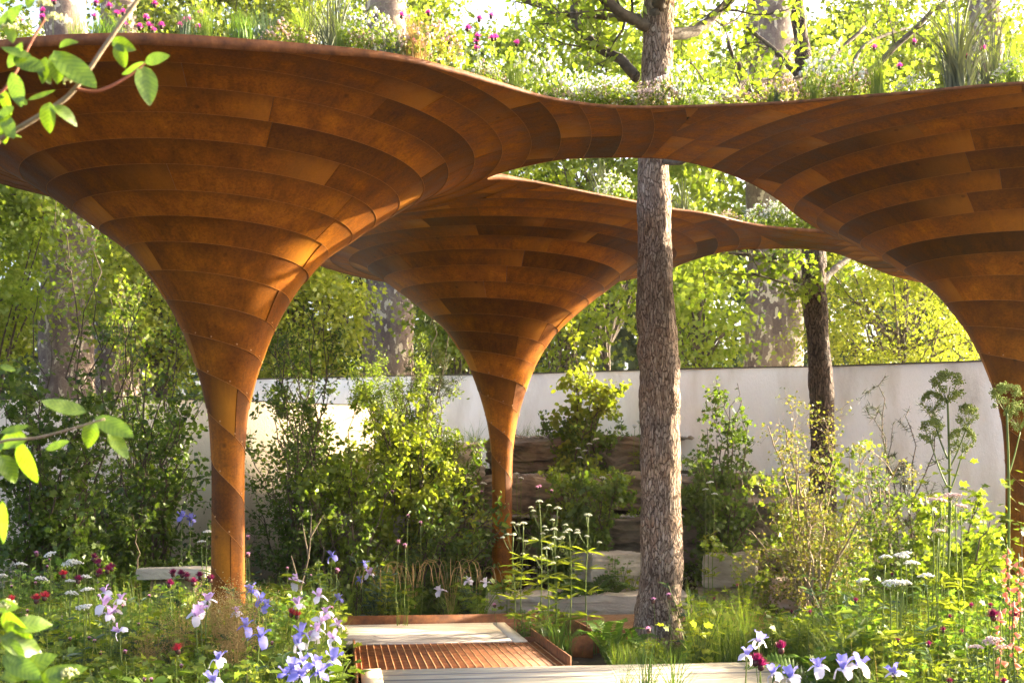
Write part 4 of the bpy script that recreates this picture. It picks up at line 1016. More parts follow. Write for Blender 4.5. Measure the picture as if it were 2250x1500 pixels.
def iris(px, py, D, kind, label, group, s=1.0):
    x, y, g0, h = top_of(px, py, D)
    r_ = thing('iris', (x, y, g0), label, 'iris', group, rng.uniform(0, 6.28))
    obj('stem', STEM_MESH, r_, scale=(1, 1, h)); obj('leaves', IR_L[rng.integers(2)], r_, rot=(0, 0, rng.uniform(0, 6)), scale=min(1.2, h * 1.5), kind='stuff')
    s *= rng.uniform(.66, .95); fl = obj('flower', CENTRE, r_, (0, 0, h), (rng.normal(0, .25), rng.normal(0, .25), 0), s)
    for k in range(3):
        obj('upright_petal', IRM[kind][0], fl, (0, 0, 0), (0, 0, k * 2.094 + .5 + rng.normal(0, .1)), rng.uniform(.8, 1.1))
        obj('falling_petal', IRM[kind][1], fl, (0, 0, 0), (rng.normal(0, .15), rng.normal(0, .25), k * 2.094 + 1.55 + rng.normal(0, .15)), rng.uniform(.85, 1.15))
    return r_
LB = 'deep blue-violet iris in the bed beside the rusty grating'
for px, py, D in [(640, 1472, 6.4), (663, 1455, 6.5), (690, 1462, 6.4), (703, 1482, 6.3), (625, 1484, 6.3), (660, 1485, 6.2), (572, 1400, 6.8), (540, 1378, 7.0), (733, 1452, 6.9), (480, 1450, 6.5), (660, 1392, 7.1), (658, 1414, 7.0), (470, 1497, 6.1)]:
    iris(px, py, D, 'duo' if rng.uniform() < .35 else 'blue', LB, 'blue irises by the grating')
for px, py, D in [(553, 1300, 8.2), (572, 1320, 8.0), (585, 1332, 7.9), (400, 1137, 10.8), (420, 1142, 10.8), (800, 1240, 11.7), (812, 1262, 11.6), (730, 1222, 11.7), (790, 1275, 11.6), (745, 1318, 9.0), (650, 1280, 9.0)]:
    iris(px, py, D, 'blue' if rng.uniform() < .6 else 'lilac', 'small purple iris standing in the shade behind the sunlit bed', 'purple irises in the shade')
for px, py, D in [(232, 1302, 7.4), (265, 1318, 7.3), (238, 1352, 7.1), (263, 1386, 6.9), (440, 1342, 7.2), (456, 1322, 7.3), (655, 1330, 7.6), (700, 1312, 7.8), (716, 1347, 7.5), (697, 1386, 7.2), (732, 1402, 7.1), (690, 1402, 7.2), (228, 1330, 7.2), (520, 1345, 7.4), (742, 1375, 7.5), (250, 1345, 7.2), (430, 1352, 7.1), (705, 1365, 7.4)]:
    iris(px, py, D, 'lilac', 'pale lilac iris in the sunny bed left of the deck', 'lilac irises left of the deck', .9)
for px, py, D in [(1665, 1410, 5.9), (1700, 1482, 5.7), (1798, 1467, 5.8), (1853, 1470, 5.7), (1888, 1465, 5.8), (1966, 1482, 5.7), (1740, 1490, 5.7), (1640, 1440, 6.1)]:
    iris(px, py, D, 'duo', 'blue iris with white falls in the bed right of the boardwalk', 'blue and white irises', 1.0)
for px, py, D in [(1030, 1277, 11.6), (1068, 1282, 11.5), (965, 1300, 11.8)]:
    iris(px, py, D, 'pale', 'white iris growing at the foot of the slim column', 'white irises')

def tuft_mesh(n, r, h, mat, name='tuft'):
    b = np.zeros((n, 3)); a = rng.uniform(0, 6.28, n); ph = rng.uniform(0, 1.25, n) ** 1.0
    d = np.stack([np.cos(a) * np.sin(ph), np.sin(a) * np.sin(ph), np.cos(ph)], 1)
    V, F = scatter(T_NEED, b + d * .004, d, rand_dirs(n), rng.uniform(.8, 1.05, n) * r, 3.2); V[:, 2] *= h
    return make_mesh(name, V, F, mat)
BULB = make_mesh('flower_head', *tube([(0, 0, -.018), (0, 0, -.012), (0, 0, 0), (0, 0, .012), (0, 0, .018)], [.004, .013, .016, .013, .006], 8), leaf_mat('thistle_bract', (.05, .015, .02), (.09, .04, .03), .1), True)
TUFT = {'crimson': tuft_mesh(110, .042, 1, F_CRIM), 'red': tuft_mesh(110, .040, 1, F_RED), 'magenta': tuft_mesh(90, .026, 1, F_MAG), 'pink': tuft_mesh(60, .03, .8, F_PINK)}
def thistle(px, py, D, c, label, group, name='thistle', s=1.0):
    x, y, g0, h = top_of(px, py, D)
    r_ = thing(name, (x, y, g0), label, 'flower', group, rng.uniform(0, 6.28))
    obj('stem', STEM_THIN, r_, scale=(1, 1, h)); fl = obj('flower_head', BULB, r_, (0, 0, h), (rng.normal(0, .2), rng.normal(0, .2), 0), s)
    obj('tuft', TUFT[c], fl, (0, 0, .008), kind='stuff')
    obj('leaves', IR_L[1], r_, scale=(.5, .5, min(.9, h)), kind='stuff')
for px, py, D in [(205, 1228, 8.6), (217, 1240, 8.5), (236, 1255, 8.4), (245, 1250, 8.5), (215, 1262, 8.3), (172, 1277, 8.0), (380, 1262, 8.6), (400, 1264, 8.5), (410, 1270, 8.5), (372, 1286, 8.2), (440, 1268, 8.6), (425, 1282, 8.3), (462, 1275, 8.5)]:
    thistle(px, py, D, 'crimson', 'dark crimson thistle in front of the pale stone bench', 'crimson thistles left')
for px, py, D in [(98, 1314, 7.2), (80, 1320, 7.2), (391, 1430, 6.6), (640, 1350, 7.6), (653, 1355, 7.6), (140, 1265, 8.0), (70, 1378, 6.8), (28, 1322, 7.2)]:
    thistle(px, py, D, 'red', 'cherry red thistle among the lilac irises', 'red thistles', s=1.0)
for px, py, D in [(1716, 1428, 5.9), (1660, 1455, 5.8), (1672, 1465, 5.8), (2183, 1357, 6.2), (2232, 1358, 6.3)]:
    thistle(px, py, D, 'crimson', 'dark crimson thistle in the bed right of the boardwalk', 'crimson thistles right', s=1.05)
for px, py, D in [(80, 1218, 9.0), (545, 1182, 10.5), (1058, 1082, 13), (1186, 1070, 12.8), (1180, 1072, 12.7), (1212, 1080, 12.7), (850, 1075, 12.6), (862, 1082, 12.6), (897, 1135, 12), (924, 1150, 12), (875, 1192, 11), (890, 1200, 11), (545, 1220, 9.5), (740, 1255, 9.5), (1087, 1330, 11), (1165, 1345, 10.6), (1180, 1342, 10.7), (1435, 1320, 8.5), (1425, 1385, 8), (1470, 1310, 8.5)]:
    thistle(px, py, D, 'pink', 'small pink wildflower dotted through the shaded planting', 'pink wildflowers', 'pink_wildflower')

for n_, c_, lab, grp, nm in ((45, 'pink', 'tiny pink campion dotted through the sunny left bed', 'pink campions left', 'pink_campion'), (26, 'crimson', 'tiny dark red burnet head swaying in the right bed', 'burnets right', 'burnet')):
    for (x, y) in bed(n_, [ZL] if c_ == 'pink' else [ZR]):
        h = min(rng.uniform(.45, .85), float(head_room(np.array([x]), np.array([y]))[0]))
        if h < .2: continue
        r_ = thing(nm, (x, y, -.02), lab, 'flower', grp, rng.uniform(0, 6)); obj('stem', STEM_THIN, r_, scale=(.8, .8, h)); fl = obj('flower_head', BULB, r_, (0, 0, h), scale=.55); obj('tuft', TUFT[c_], fl, (0, 0, .006), kind='stuff')
def umbel_mesh(n, r, mat, dome=.35, fl=.012):
    a = rng.uniform(0, 6.28, n); q = np.sqrt(rng.uniform(0, 1, n)) * r; z = dome * (r - q * q / r)
    p = np.stack([q * np.cos(a), q * np.sin(a), z + rng.normal(0, .002, n)], 1)
    V, F = scatter(OCT, p, rand_dirs(n), rand_dirs(n, 1), fl * rng.uniform(.7, 1.3, n)); return make_mesh('flower_head', V, F, mat)
def rays_mesh(r, n=9, L=.04):
    g = Geo()
    for k in range(n):
        a = k * 2.4; q = r * math.sqrt((k + .5) / n); g.add(*tube([(0, 0, -L), (q * .7 * math.cos(a), q * .7 * math.sin(a), -L * .3), (q * math.cos(a), q * math.sin(a), 0)], [.0018, .0015, .0012], 3, False))
    return make_mesh('rays', *g.arr(), M_STEM)
UMB = [umbel_mesh(75, .045, F_WHITE), umbel_mesh(60, .035, F_WHITE)]; UMBP = umbel_mesh(80, .045, F_BLUSH); RAY = rays_mesh(.042)
VL = perennial('valerian_leaves', 1, 1.0, L_LIME, .16, T_LEAF, 30, .03, None, droop=.1, wid=.45, whorl=True)
vl_mesh = [c.data for c in VL.children if c.name.startswith('leaves')][0]
for c in list(VL.children): bpy.data.objects.remove(c)
bpy.data.objects.remove(VL)
def umbel(px, py, D, label, group, blush=False, s=1.0, name='cow_parsley'):
    x, y, g0, h = top_of(px, py, D); r_ = thing(name, (x, y, g0), label, 'flower', group, rng.uniform(0, 6.28))
    obj('stem', STEM_MESH, r_, scale=(1, 1, h - .04)); u = obj('flower_head', UMBP if blush else UMB[rng.integers(2)], r_, (0, 0, h), (rng.normal(0, .12), rng.normal(0, .12), 0), s); obj('rays', RAY, u, kind='stuff'); obj('leaves', vl_mesh, r_, rot=(0, 0, rng.uniform(0, 6)), scale=(.6, .6, h * .62), kind='stuff')
for px, py, D in [(110, 1218, 8.6), (160, 1234, 8.4), (150, 1240, 8.4), (170, 1238, 8.4), (155, 1277, 8), (187, 1268, 8.1), (157, 1304, 7.8), (192, 1296, 7.8), (192, 1332, 7.4), (182, 1335, 7.4), (45, 1240, 8.6), (90, 1272, 8), (455, 1168, 10), (443, 1190, 10), (5, 1265, 8.2)]:
    umbel(px, py, D, 'flat white umbel flower rising from the left bed', 'white umbels left')
for px, py, D in [(1980, 1222, 7.0), (1945, 1224, 7.1), (2003, 1238, 7.0), (1972, 1281, 6.8), (1956, 1282, 6.8), (1985, 1281, 6.8), (2035, 1266, 6.9), (1895, 1275, 7.3), (1990, 1216, 7.1)]:
    umbel(px, py, D, 'white domed umbel on a stout stem in the right bed', 'white umbels right', s=1.05)
for px, py, D in [(2075, 1092, 7.2), (2090, 1088, 7.2), (2100, 1090, 7.2), (2048, 1098, 7.2), (2068, 1100, 7.1), (2112, 1112, 7.1), (2062, 1167, 7.1), (2175, 1410, 6.0), (2182, 1405, 6.0), (2200, 1423, 6.0), (2145, 1422, 6.0)]:
    umbel(px, py, D, 'blush pink valerian head on a tall green stem', 'blush valerian heads', True, s=.85)
for px, py, D in [(1030, 1050, 13.4), (1062, 1062, 13.4), (1045, 1070, 13.3), (1405, 925, 14.4), (1395, 935, 14.4), (1295, 975, 14.2), (1285, 990, 14.2), (1310, 965, 14.2), (1270, 985, 14.2), (1560, 1060, 12.4), (1550, 1075, 12.4), (1570, 1085, 12.4), (1145, 1050, 13.6), (1135, 1040, 13.6), (1275, 1005, 14), (1325, 1050, 13.4)]:
    umbel(px, py, D, 'tiny white umbel on the shaded rock terraces', 'white umbels on the terraces', s=.9)

# tall valerians beside the slim column
UMC = umbel_mesh(45, .032, petal('cream_white_petal', (.66, .68, .5), (.8, .8, .66)), .5, .012)
for px, py, D in [(1185, 1102, 10.6), (1225, 1117, 10.5), (1217, 1163, 10.3), (1293, 1132, 10.4), (1150, 1150, 10.5), (1128, 1175, 10.6), (1200, 1205, 10.2), (1250, 1165, 10.4)]:
    x, y, g0, h = top_of(px, py, D); r_ = thing('valerian', (x, y, g0), 'tall backlit valerian with whorled leaves and cream flower heads by the slim column', 'plant', 'cream valerians by the slim column', rng.uniform(0, 6.28))
    obj('stem', STEM_MESH, r_, scale=(1.2, 1.2, h)); obj('leaves', vl_mesh, r_, scale=(1, 1, h * .72), kind='stuff')
    obj('flower_head', UMC, r_, (0, 0, h))
    for k in range(4):
        a = k * 1.6 + rng.uniform(0, .5); z1 = h * rng.uniform(.7, .92); e = np.array([math.cos(a) * .1, math.sin(a) * .1, z1 + .1])
        sb = build('side_shoot', tube(spline([(0, 0, z1 - .06), (e[0] * .6, e[1] * .6, z1 + .02), e], 6), .0022, 4), M_STEM, r_)
        obj('flower_head', UMC, sb, e, scale=.7)

# coral foxglove-like spikes at the right edge
BELL = make_mesh('bell', *tube([(0, 0, 0), (.012, 0, -.004), (.028, 0, -.016), (.042, 0, -.032)], [.004, .011, .015, .021], 8, False), F_CORAL, True)
for px, py, D in [(2212, 1195, 6.3), (2238, 1215, 6.2), (2228, 1310, 6.0), (2196, 1330, 6.1)]:
    x, y, g0, h = top_of(px, py, D); r_ = thing('coral_bell_spike', (x, y, g0), 'coral pink spike of nodding bells at the edge of the right bed', 'flower', 'coral bell spikes', rng.uniform(0, 6))
    obj('stem', STEM_MESH, r_, scale=(1, 1, h)); obj('leaves', IR_L[0], r_, scale=(1, 1, .7), kind='stuff')
    for k in range(13): obj('bell', BELL, r_, (0, 0, h - .02 - k * .026 - rng.uniform(0, .012)), (0, rng.normal(0, .3), k * 2.3 + rng.normal(0, .3)), rng.uniform(.4, .8))

# ferns, sedges, wispy grass
def frond_mesh(L, mat):
    q = spline([(0, 0, 0), (L * .25, 0, L * .45), (L * .6, 0, L * .72), (L, 0, L * .62)], 24); g = Geo(); g.add(*tube(q, np.linspace(.004, .001, 24), 3, False))
    t = np.linspace(.12, .99, 30); i = np.minimum((t * 23).astype(int), 22); p = q[i]; ax = unit(q[i + 1] - q[i]); ln = L * .26 * np.sin(math.pi * np.clip(t * .95 + .05, 0, 1)) ** .8 + .01
    for sgn in (-1, 1): g.add(*scatter(T_LEAF, p, np.array([0, sgn, 0]) + ax * .45, np.cross(ax, np.array([0, 1., 0])) * -1, ln, .55))
    return make_mesh('frond', *g.arr(), mat)
FR_M = [frond_mesh(.5, L_FERN), frond_mesh(.42, L_FERN)]; FR_D = [frond_mesh(.45, L_GRASSB)]
def fern(px, D, s, label, meshes, n=8, z=None):
    x = (px - CX) / FPX * D; r_ = thing('fern', (x, D, gzf(x, D) if z is None else z), label, 'fern', None, rng.uniform(0, 6.28), s)
    for k in range(n): obj('frond', meshes[k % len(meshes)], r_, (0, 0, 0), (rng.normal(0, .12), rng.uniform(-.5, .12), k * 6.28 / n + rng.normal(0, .2)), rng.uniform(.8, 1.1))
fern(1345, 9.3, .8, 'bright sunlit fern between the grating and the pine trunk', FR_M, 9)
fern(1290, 12.2, 1.2, 'dark arching fern in front of the cracked sandstone block', FR_D, 11)
fern(1395, 9.7, .5, 'small light fern tucked against the foot of the pine', FR_M, 7)
fern(45, 8.6, 1.25, 'upright green fern in the shade below the dark hawthorn', FR_M, 8)
fern(1820, 7.2, .9, 'pale fern under the white umbels of the right bed', FR_M, 7)
def sedge_mesh(n, h, w, mat, lean): return make_mesh('blades', *blades(n, np.column_stack([rng.normal(0, .03, (n, 2)), np.full(n, -.03)]), rng.uniform(.5, 1, n) * h, rng.uniform(*lean, n), w, 6, 1.1), mat)
SED = [sedge_mesh(60, .75, .008, L_GRASS, (.2, .9)), sedge_mesh(60, .7, .008, L_GRASSB, (.2, .9)), sedge_mesh(90, .6, .005, L_GRASS, (.05, .35))]
for k, (px, D, m, s, lab) in enumerate([(905, 11.9, 0, 1.0, 'arching sunlit sedge behind the steel edging strip'), (990, 11.8, 0, .9, 'arching sunlit sedge behind the steel edging strip'), (820, 11.7, 1, 1.1, 'arching sunlit sedge behind the steel edging strip'), (760, 11.6, 0, 1, 'arching sunlit sedge behind the steel edging strip'), (1045, 12.1, 0, .9, 'arching sunlit sedge behind the steel edging strip'),
        (1225, 9.6, 1, 1.0, 'upright dark sedge beside the right edge of the grating'), (1200, 10.0, 1, .75, 'upright dark sedge beside the right edge of the grating'), (1245, 9.7, 1, .7, 'upright dark sedge beside the right edge of the grating'),
        (600, 10.0, 2, 1.2, 'fine tall grass tuft right of the big column'), (570, 9.8, 2, 1.15, 'fine tall grass tuft right of the big column'),
        (1420, 7.4, 1, .9, 'dark grass tuft overhanging the pale boardwalk'), (1480, 7.2, 1, 1, 'dark grass tuft overhanging the pale boardwalk'), (1370, 7.6, 1, .6, 'dark grass tuft overhanging the pale boardwalk')]):
    x = (px - CX) / FPX * D; r_ = thing('sedge_clump', (x, D, gzf(x, D)), lab, 'grass clump', lab.replace('sedge', 'sedges').replace('tuft', 'tufts'), rng.uniform(0, 6), s); obj('blades', SED[m], r_, kind='stuff')
for px, D in [(1150, 15.2), (1185, 15.1), (1215, 15.2), (1360, 15.0), (1390, 14.9), (1410, 15.0), (1130, 15.3), (1045, 15.0), (1025, 14.9)]:
    x = (px - CX) / FPX * D; r_ = thing('sedge_clump', (x, D, gzf(x, D) + .1), 'green grass tussock on the terrace top against the white wall', 'grass clump', 'tussocks on the terrace top', rng.uniform(0, 6), rng.uniform(.7, 1.0)); obj('blades', SED[0], r_, kind='stuff')
# drooping catkins on the sedges
CATK = make_mesh('catkins', *(lambda g: ([g.add(*tube(spline([(0, 0, 0), (.10 * math.cos(a), .10 * math.sin(a), .55), (.24 * math.cos(a), .24 * math.sin(a), .62), (.30 * math.cos(a), .30 * math.sin(a), .42)], 12), [.0018] * 8 + [.003, .004, .004, .002], 4)) for a in np.arange(9) * .7], g.arr())[1])(Geo()), L_STRAW)
for px, D in [(905, 11.85), (990, 11.75), (1045, 12.05), (600, 9.95), (840, 11.6)]:
    x = (px - CX) / FPX * D; r_ = thing('pendulous_sedge', (x, D, 0), 'sedge with drooping straw catkins behind the edging', 'grass clump', 'sedges with drooping catkins', rng.uniform(0, 6), rng.uniform(.85, 1.15)); obj('catkins', CATK, r_, kind='stuff'); obj('blades', SED[0], r_, scale=.6, kind='stuff')
# golden wispy grass at the foot of the big column
def wispy(n, h, sp):
    g = Geo(); s_ = Geo()
    for _ in range(n):
        a = rng.uniform(0, 6.28); rr = rng.uniform(.02, sp); hh = h * rng.uniform(.7, 1.05)
        q = spline([(0, 0, 0), (rr * .4 * math.cos(a), rr * .4 * math.sin(a), hh * .6), (rr * math.cos(a), rr * math.sin(a), hh)], 8); g.add(*tube(q, np.linspace(.0015, .0008, 8), 3, False))
        p = q[rng.integers(4, 8, 26)] + rng.normal(0, .035, (26, 3)); s_.add(*scatter(OCT, p, rand_dirs(26), rand_dirs(26), rng.uniform(.005, .010, 26)))
    return make_mesh('stalks', *g.arr(), L_STRAW), make_mesh('seed_heads', *s_.arr(), L_STRAW)
WS = wispy(55, .62, .16)
for px, D, s in [(505, 7.5, 1.2), (530, 7.3, 1.1), (480, 7.6, 1.15), (515, 7.0, .9), (400, 7.4, .95), (330, 7.2, .8)]:
    x = (px - CX) / FPX * D; r_ = thing('golden_grass', (x, D, 0), 'hazy golden hair grass around the foot of the big column', 'grass clump', 'golden hair grasses', rng.uniform(0, 6), s); obj('stalks', WS[0], r_, kind='stuff'); obj('seed_heads', WS[1], r_, kind='stuff')

# angelicas in front of the right wall
def ball_umbel(r, mat):
    d = rand_dirs(40, .55); c = d * r; p = np.repeat(c, 26, 0) + rng.normal(0, r * .11, (40 * 26, 3)); return make_mesh('umbel', *scatter(OCT, p, rand_dirs(len(p)), rand_dirs(len(p)), rng.uniform(.010, .018, len(p))), mat)
M_ANG = leaf_mat('angelica_green', (.20, .26, .05), (.32, .36, .09), .35)
BU = ball_umbel(.10, M_ANG); RB = rays_mesh(.085, 16, .12)
for px, py, D, us, lab in [(2082, 850, 9.4, [(0, 0, 0, 1.15), (-.12, 0, -.12, .8), (.17, .05, -.22, .8), (-.13, .0, -.35, .9), (.1, -.05, -.42, .9)], 'tall angelica with stacked green umbels against the white wall'), (2212, 875, 8.6, [(0, 0, 0, 1.0), (.14, .1, -.14, .8)], 'angelica leaning across the right-hand column')]:
    x, y, g0, h = top_of(px, py, D); r_ = thing('angelica', (x, y, g0), lab, 'plant')
    obj('stem', STEM_FAT, r_, scale=(1.15, 1.15, h - .1))
    for k, (ux, uy, uz, s) in enumerate(us):
        if k: sb = build('side_shoot', tube(spline([(0, 0, h + uz - .45), (ux * .5, uy * .5, h + uz - .3), (ux, uy, h + uz - .1)], 8), np.linspace(.008, .005, 8), 5), M_STEM, r_)
        u = obj('umbel', BU, r_, (ux, uy, h + uz), (0, 0, k), s, 'stuff'); obj('rays', RB, u, kind='stuff')
    g = Geo(); m = 70; tz = rng.uniform(.3, .75, m) * h; a = rng.uniform(0, 6.28, m); rr = rng.uniform(.03, .2, m)
    g.add(*scatter(T_LOBE, np.stack([rr * np.cos(a), rr * np.sin(a), tz], 1), np.stack([np.cos(a), np.sin(a), -.2 + 0 * a], 1), rand_dirs(m, 1.5, .5), rng.uniform(.05, .10, m))); build('leaves', g, L_MID, r_, kind='stuff')

# ================================================================== ROOF PLANTING
def roof_at(px, py, D): 
    x = (px - CX) / FPX * D; return x
ROOFZ = H + .04
def roof_spots(n, edge, inner):
    """random places inside the outline"""
    out = []
    while len(out) < n:
        p = np.column_stack([rng.uniform(-4.4, 6.8, 400), rng.uniform(6.9, 15, 400)]); f = inside(p)
        for q in p[(f > edge) & (f < inner)]: out.append(q)
    return np.array(out[:n])
TUFT_R = [sedge_mesh(140, .42, .004, L_GRASS, (.1, .5)), sedge_mesh(140, .38, .004, L_STRAW, (.1, .6)), sedge_mesh(160, .22, .005, L_FERN, (.1, .6)), sedge_mesh(120, .4, .004, L_BLUE, (.1, .5))]
labs = ['green grass tuft growing on the steel roof edge', 'dry straw grass tuft on the steel roof edge', 'bright emerald cushion tuft on the steel roof edge', 'grey-green grass tuft on the steel roof edge']
spots = roof_spots(190, .03, .4); spots = spots[(spots[:, 1] < 9.0) | (rng.uniform(size=len(spots)) < .35)]
for (x, y) in spots:
    k = rng.choice(4, p=[.45, .12, .1, .33]) if x < 0 or x > 2.4 else rng.choice(4, p=[.45, .15, .1, .3]); lo = .55 if 0.2 < x < 2.4 else 1.0
    r_ = thing('roof_grass', (x, y, ROOFZ), labs[k], 'grass clump', 'roof grasses ' + str(['green', 'straw', 'emerald', 'grey'][k]), rng.uniform(0, 6), rng.uniform(.5, 1.15) * lo); obj('blades', TUFT_R[k], r_, kind='stuff')
def daisy(n, r, h, mat, lm):
    a = rng.uniform(0, 6.28, n); q = np.sqrt(rng.uniform(0, 1, n)) * r; zz = h * (1 - (q / r) ** 2 * .6) * rng.uniform(.5, 1.1, n)
    p = np.stack([q * np.cos(a), q * np.sin(a), zz], 1)
    g = Geo(); g.add(*scatter(OCT, p, rand_dirs(n), rand_dirs(n, 1), rng.uniform(.014, .032, n)))
    m = n * 3; a = rng.uniform(0, 6.28, m); q = np.sqrt(rng.uniform(0, 1, m)) * r; z2 = h * (1 - (q / r) ** 2 * .6) * rng.uniform(0, .95, m)
    f = Geo(); f.add(*scatter(T_DIAM, np.stack([q * np.cos(a), q * np.sin(a), z2], 1), rand_dirs(m, .5), rand_dirs(m, 1), rng.uniform(.02, .045, m)))
    return make_mesh('flowers', *g.arr(), mat), make_mesh('foliage', *f.arr(), lm)
DA = [daisy(120, .20, .24, F_WHITE, L_GRASS), daisy(120, .20, .22, F_BLUSH, L_OLIVE)]
spots = roof_spots(90, .04, .3); spots = spots[(spots[:, 1] < 9.0) | (rng.uniform(size=len(spots)) < .4)]
for (x, y) in spots:
    k = int(rng.uniform() < .4); r_ = thing('daisy_cushion', (x, y, ROOFZ), ['white daisy cushion spilling over the steel roof edge', 'blush daisy cushion on the steel roof edge'][k], 'flower cushion', ['white', 'blush'][k] + ' roof daisies', rng.uniform(0, 6), (lambda q: (q, q, q * rng.uniform(.6, 1.5)))(rng.uniform(.45, 1.1)))
    obj('foliage', DA[k][1], r_, kind='stuff'); obj('flowers', DA[k][0], r_, kind='stuff')
# extra cushions along the bridge in front of the pine
for px, D in [(1180, 8.1), (1230, 8.25), (1275, 8.3), (1320, 8.35), (1365, 8.35), (1410, 8.35), (1450, 8.35), (1490, 8.4), (1570, 8.4), (1640, 8.35), (1720, 8.3), (1800, 8.25), (1860, 8.3)]:
    k = int(rng.uniform() < .35); x = (px - CX) / FPX * D
    r_ = thing('daisy_cushion', (x, D, ROOFZ), ['white daisy cushion on the narrow bridge of the canopy', 'blush daisy cushion on the narrow bridge of the canopy'][k], 'flower cushion', ['white', 'blush'][k] + ' bridge daisies', rng.uniform(0, 6), (lambda q: (q, q, q * rng.uniform(.5, 1.6)))(rng.uniform(.6, 1.1)))
    obj('foliage', DA[k][1], r_, kind='stuff'); obj('flowers', DA[k][0], r_, kind='stuff')
for px, D in [(1720, 12.1), (1770, 12.15), (1830, 12.2), (1880, 12.3), (1680, 12.1)]:
    x = (px - CX) / FPX * D; r_ = thing('daisy_cushion', (x, D, ROOFZ), 'white daisy cushion on the far bridge seen through the roof opening', 'flower cushion', 'far bridge daisies', 0, 1.2); obj('foliage', DA[0][1], r_, kind='stuff'); obj('flowers', DA[0][0], r_, kind='stuff')
# spiky dasylirion-like plants
SPK = sedge_mesh(80, .85, .016, L_SPIKE, (.05, .8))
for px, D, s, lab in [(735, 7.6, 1.0, 'grey spiky rosette on the roof above the left funnel'), (690, 7.9, .9, 'smaller grey spiky rosette close beside a larger one above the left funnel'), (2105, 8.2, 1.25, 'large grey spiky rosette on the roof of the right funnel'), (2180, 8.5, 1.1, 'grey spiky rosette behind the magenta pinks on the right roof'), (1320, 11.3, .8, 'spiky rosette on the middle roof seen left of the pine trunk'), (1500, 11.9, .7, 'spiky rosette on the middle roof seen right of the pine trunk')]:
    x = (px - CX) / FPX * D; r_ = thing('spiky_rosette', (x, D, ROOFZ), lab, 'plant', None, rng.uniform(0, 6), s); obj('blades', SPK, r_, kind='stuff')
TUFTM = TUFT['magenta']
for px, py in [(22, 42), (33, 45), (44, 47), (95, 42), (94, 29), (210, 10), (208, 40), (240, 18), (271, 31), (256, 34), (272, 56), (307, 63), (329, 61), (337, 71), (320, 43), (355, 60), (397, 60), (404, 51), (415, 48), (437, 64), (442, 33), (340, 13), (120, 6),
               (882, 38), (897, 45), (961, 67), (1053, 45), (1079, 38), (1027, 66), (1050, 84), (1048, 95), (1088, 86), (1082, 87), (928, 106), (987, 92), (942, 32), (1048, 110), (910, 95), (913, 106), (802, 81), (841, 96), (855, 72), (999, 90), (1135, 99),
               (1866, 143), (1976, 149), (2125, 126), (2159, 110), (2008, 96), (1920, 108)]:
    D = rng.uniform(7.25, 7.8) if px < 700 else (rng.uniform(7.6, 8.0) if px < 1200 else rng.uniform(8.2, 8.6))
    t = P(px, py, D); 
    if inside(np.array([[t[0], D]]))[0] < .03: D += .4; t = P(px, py, D)
    h = max(t[2] - ROOFZ, .08); r_ = thing('roof_pink', (t[0], D, ROOFZ), 'magenta pompom pink on a thin stem above the steel roof', 'flower', 'magenta roof pinks', rng.uniform(0, 6))
    obj('stem', STEM_THIN, r_, scale=(.7, .7, h)); fl = obj('flower_head', BULB, r_, (0, 0, h), (0, rng.normal(0, .2), 0), .75); obj('tuft', TUFTM, fl, (0, 0, .008), scale=1.5, kind='stuff')

# ================================================================== NEAR DOGWOOD at the left
def big_leaf(L, w, fold=.18, bend=-.15):
    V = []; n = 9
    for q in np.linspace(0, 1, n + 1):
        ww = w * (math.sin(math.pi * q ** .85) ** .75 if 0 < q < 1 else 0) * .5 + .0006; zb = bend * L * q * q
        for s_, f in ((-1, 1), (-.5, .55), (0, 0), (.5, .55), (1, 1)): V.append((q * L, s_ * ww, zb + f * fold * ww + (.0015 * math.sin(q * 40) if abs(s_) == .5 else 0)))
    F = []
    for k in range(n):
        for b in range(4): a = 5 * k + b; F += [(a, a + 1, a + 6), (a, a + 6, a + 5)]
    return np.array(V), np.array(F)
L_DOG = leaf_mat('dogwood_leaf', (.10, .18, .012), (.17, .26, .025), .5, gloss=.05, objvar=.6)
nt = L_DOG.node_tree; tcn = N(nt, 'ShaderNodeTexCoord'); sxn = N(nt, 'ShaderNodeSeparateXYZ'); nt.links.new(tcn.outputs['Object'], sxn.inputs[0])
vv_ = mth(nt, 'SINE', mth(nt, 'MULTIPLY', mth(nt, 'SUBTRACT', sxn.outputs[0], mth(nt, 'MULTIPLY', mth(nt, 'ABSOLUTE', sxn.outputs[1]), .9)), 620.0))
vr = ramp(nt, [(.55, (1, 1, 1)), (.97, (.62, .72, .6))]); nt.links.new(mth(nt, 'MULTIPLY_ADD', vv_, .5, .5), vr.inputs[0])
nzl = N(nt, 'ShaderNodeTexNoise', i_Scale=60.0, i_Detail=4.0); nt.links.new(tcn.outputs['Object'], nzl.inputs[0]); nr_ = ramp(nt, [(.3, (.72, .78, .7)), (.6, (1.08, 1.05, 1))]); nt.links.new(nzl.outputs[0], nr_.inputs[0])
for n_ in [q for q in nt.nodes if q.bl_idname in ('ShaderNodeBsdfDiffuse', 'ShaderNodeBsdfTranslucent')]:
    src = n_.inputs[0].links[0].from_socket; nt.links.new(mixc(nt, 1.0, mixc(nt, 1.0, src, vr.outputs[0], 'MULTIPLY'), nr_.outputs[0], 'MULTIPLY'), n_.inputs[0])
BL = [make_mesh('leaf', *big_leaf(.085, .042), L_DOG, True), make_mesh('leaf', *big_leaf(.075, .045, .3, -.35), L_DOG, True), make_mesh('leaf', *big_leaf(.095, .040, .12, .1), L_DOG, True)]
DD = 2.6
dog = thing('dogwood_shrub', (P(-250, 1500, DD)[0], DD, 0), 'blurred near dogwood with broad fresh leaves and cream bud clusters', 'shrub'); do = np.array(dog.location)
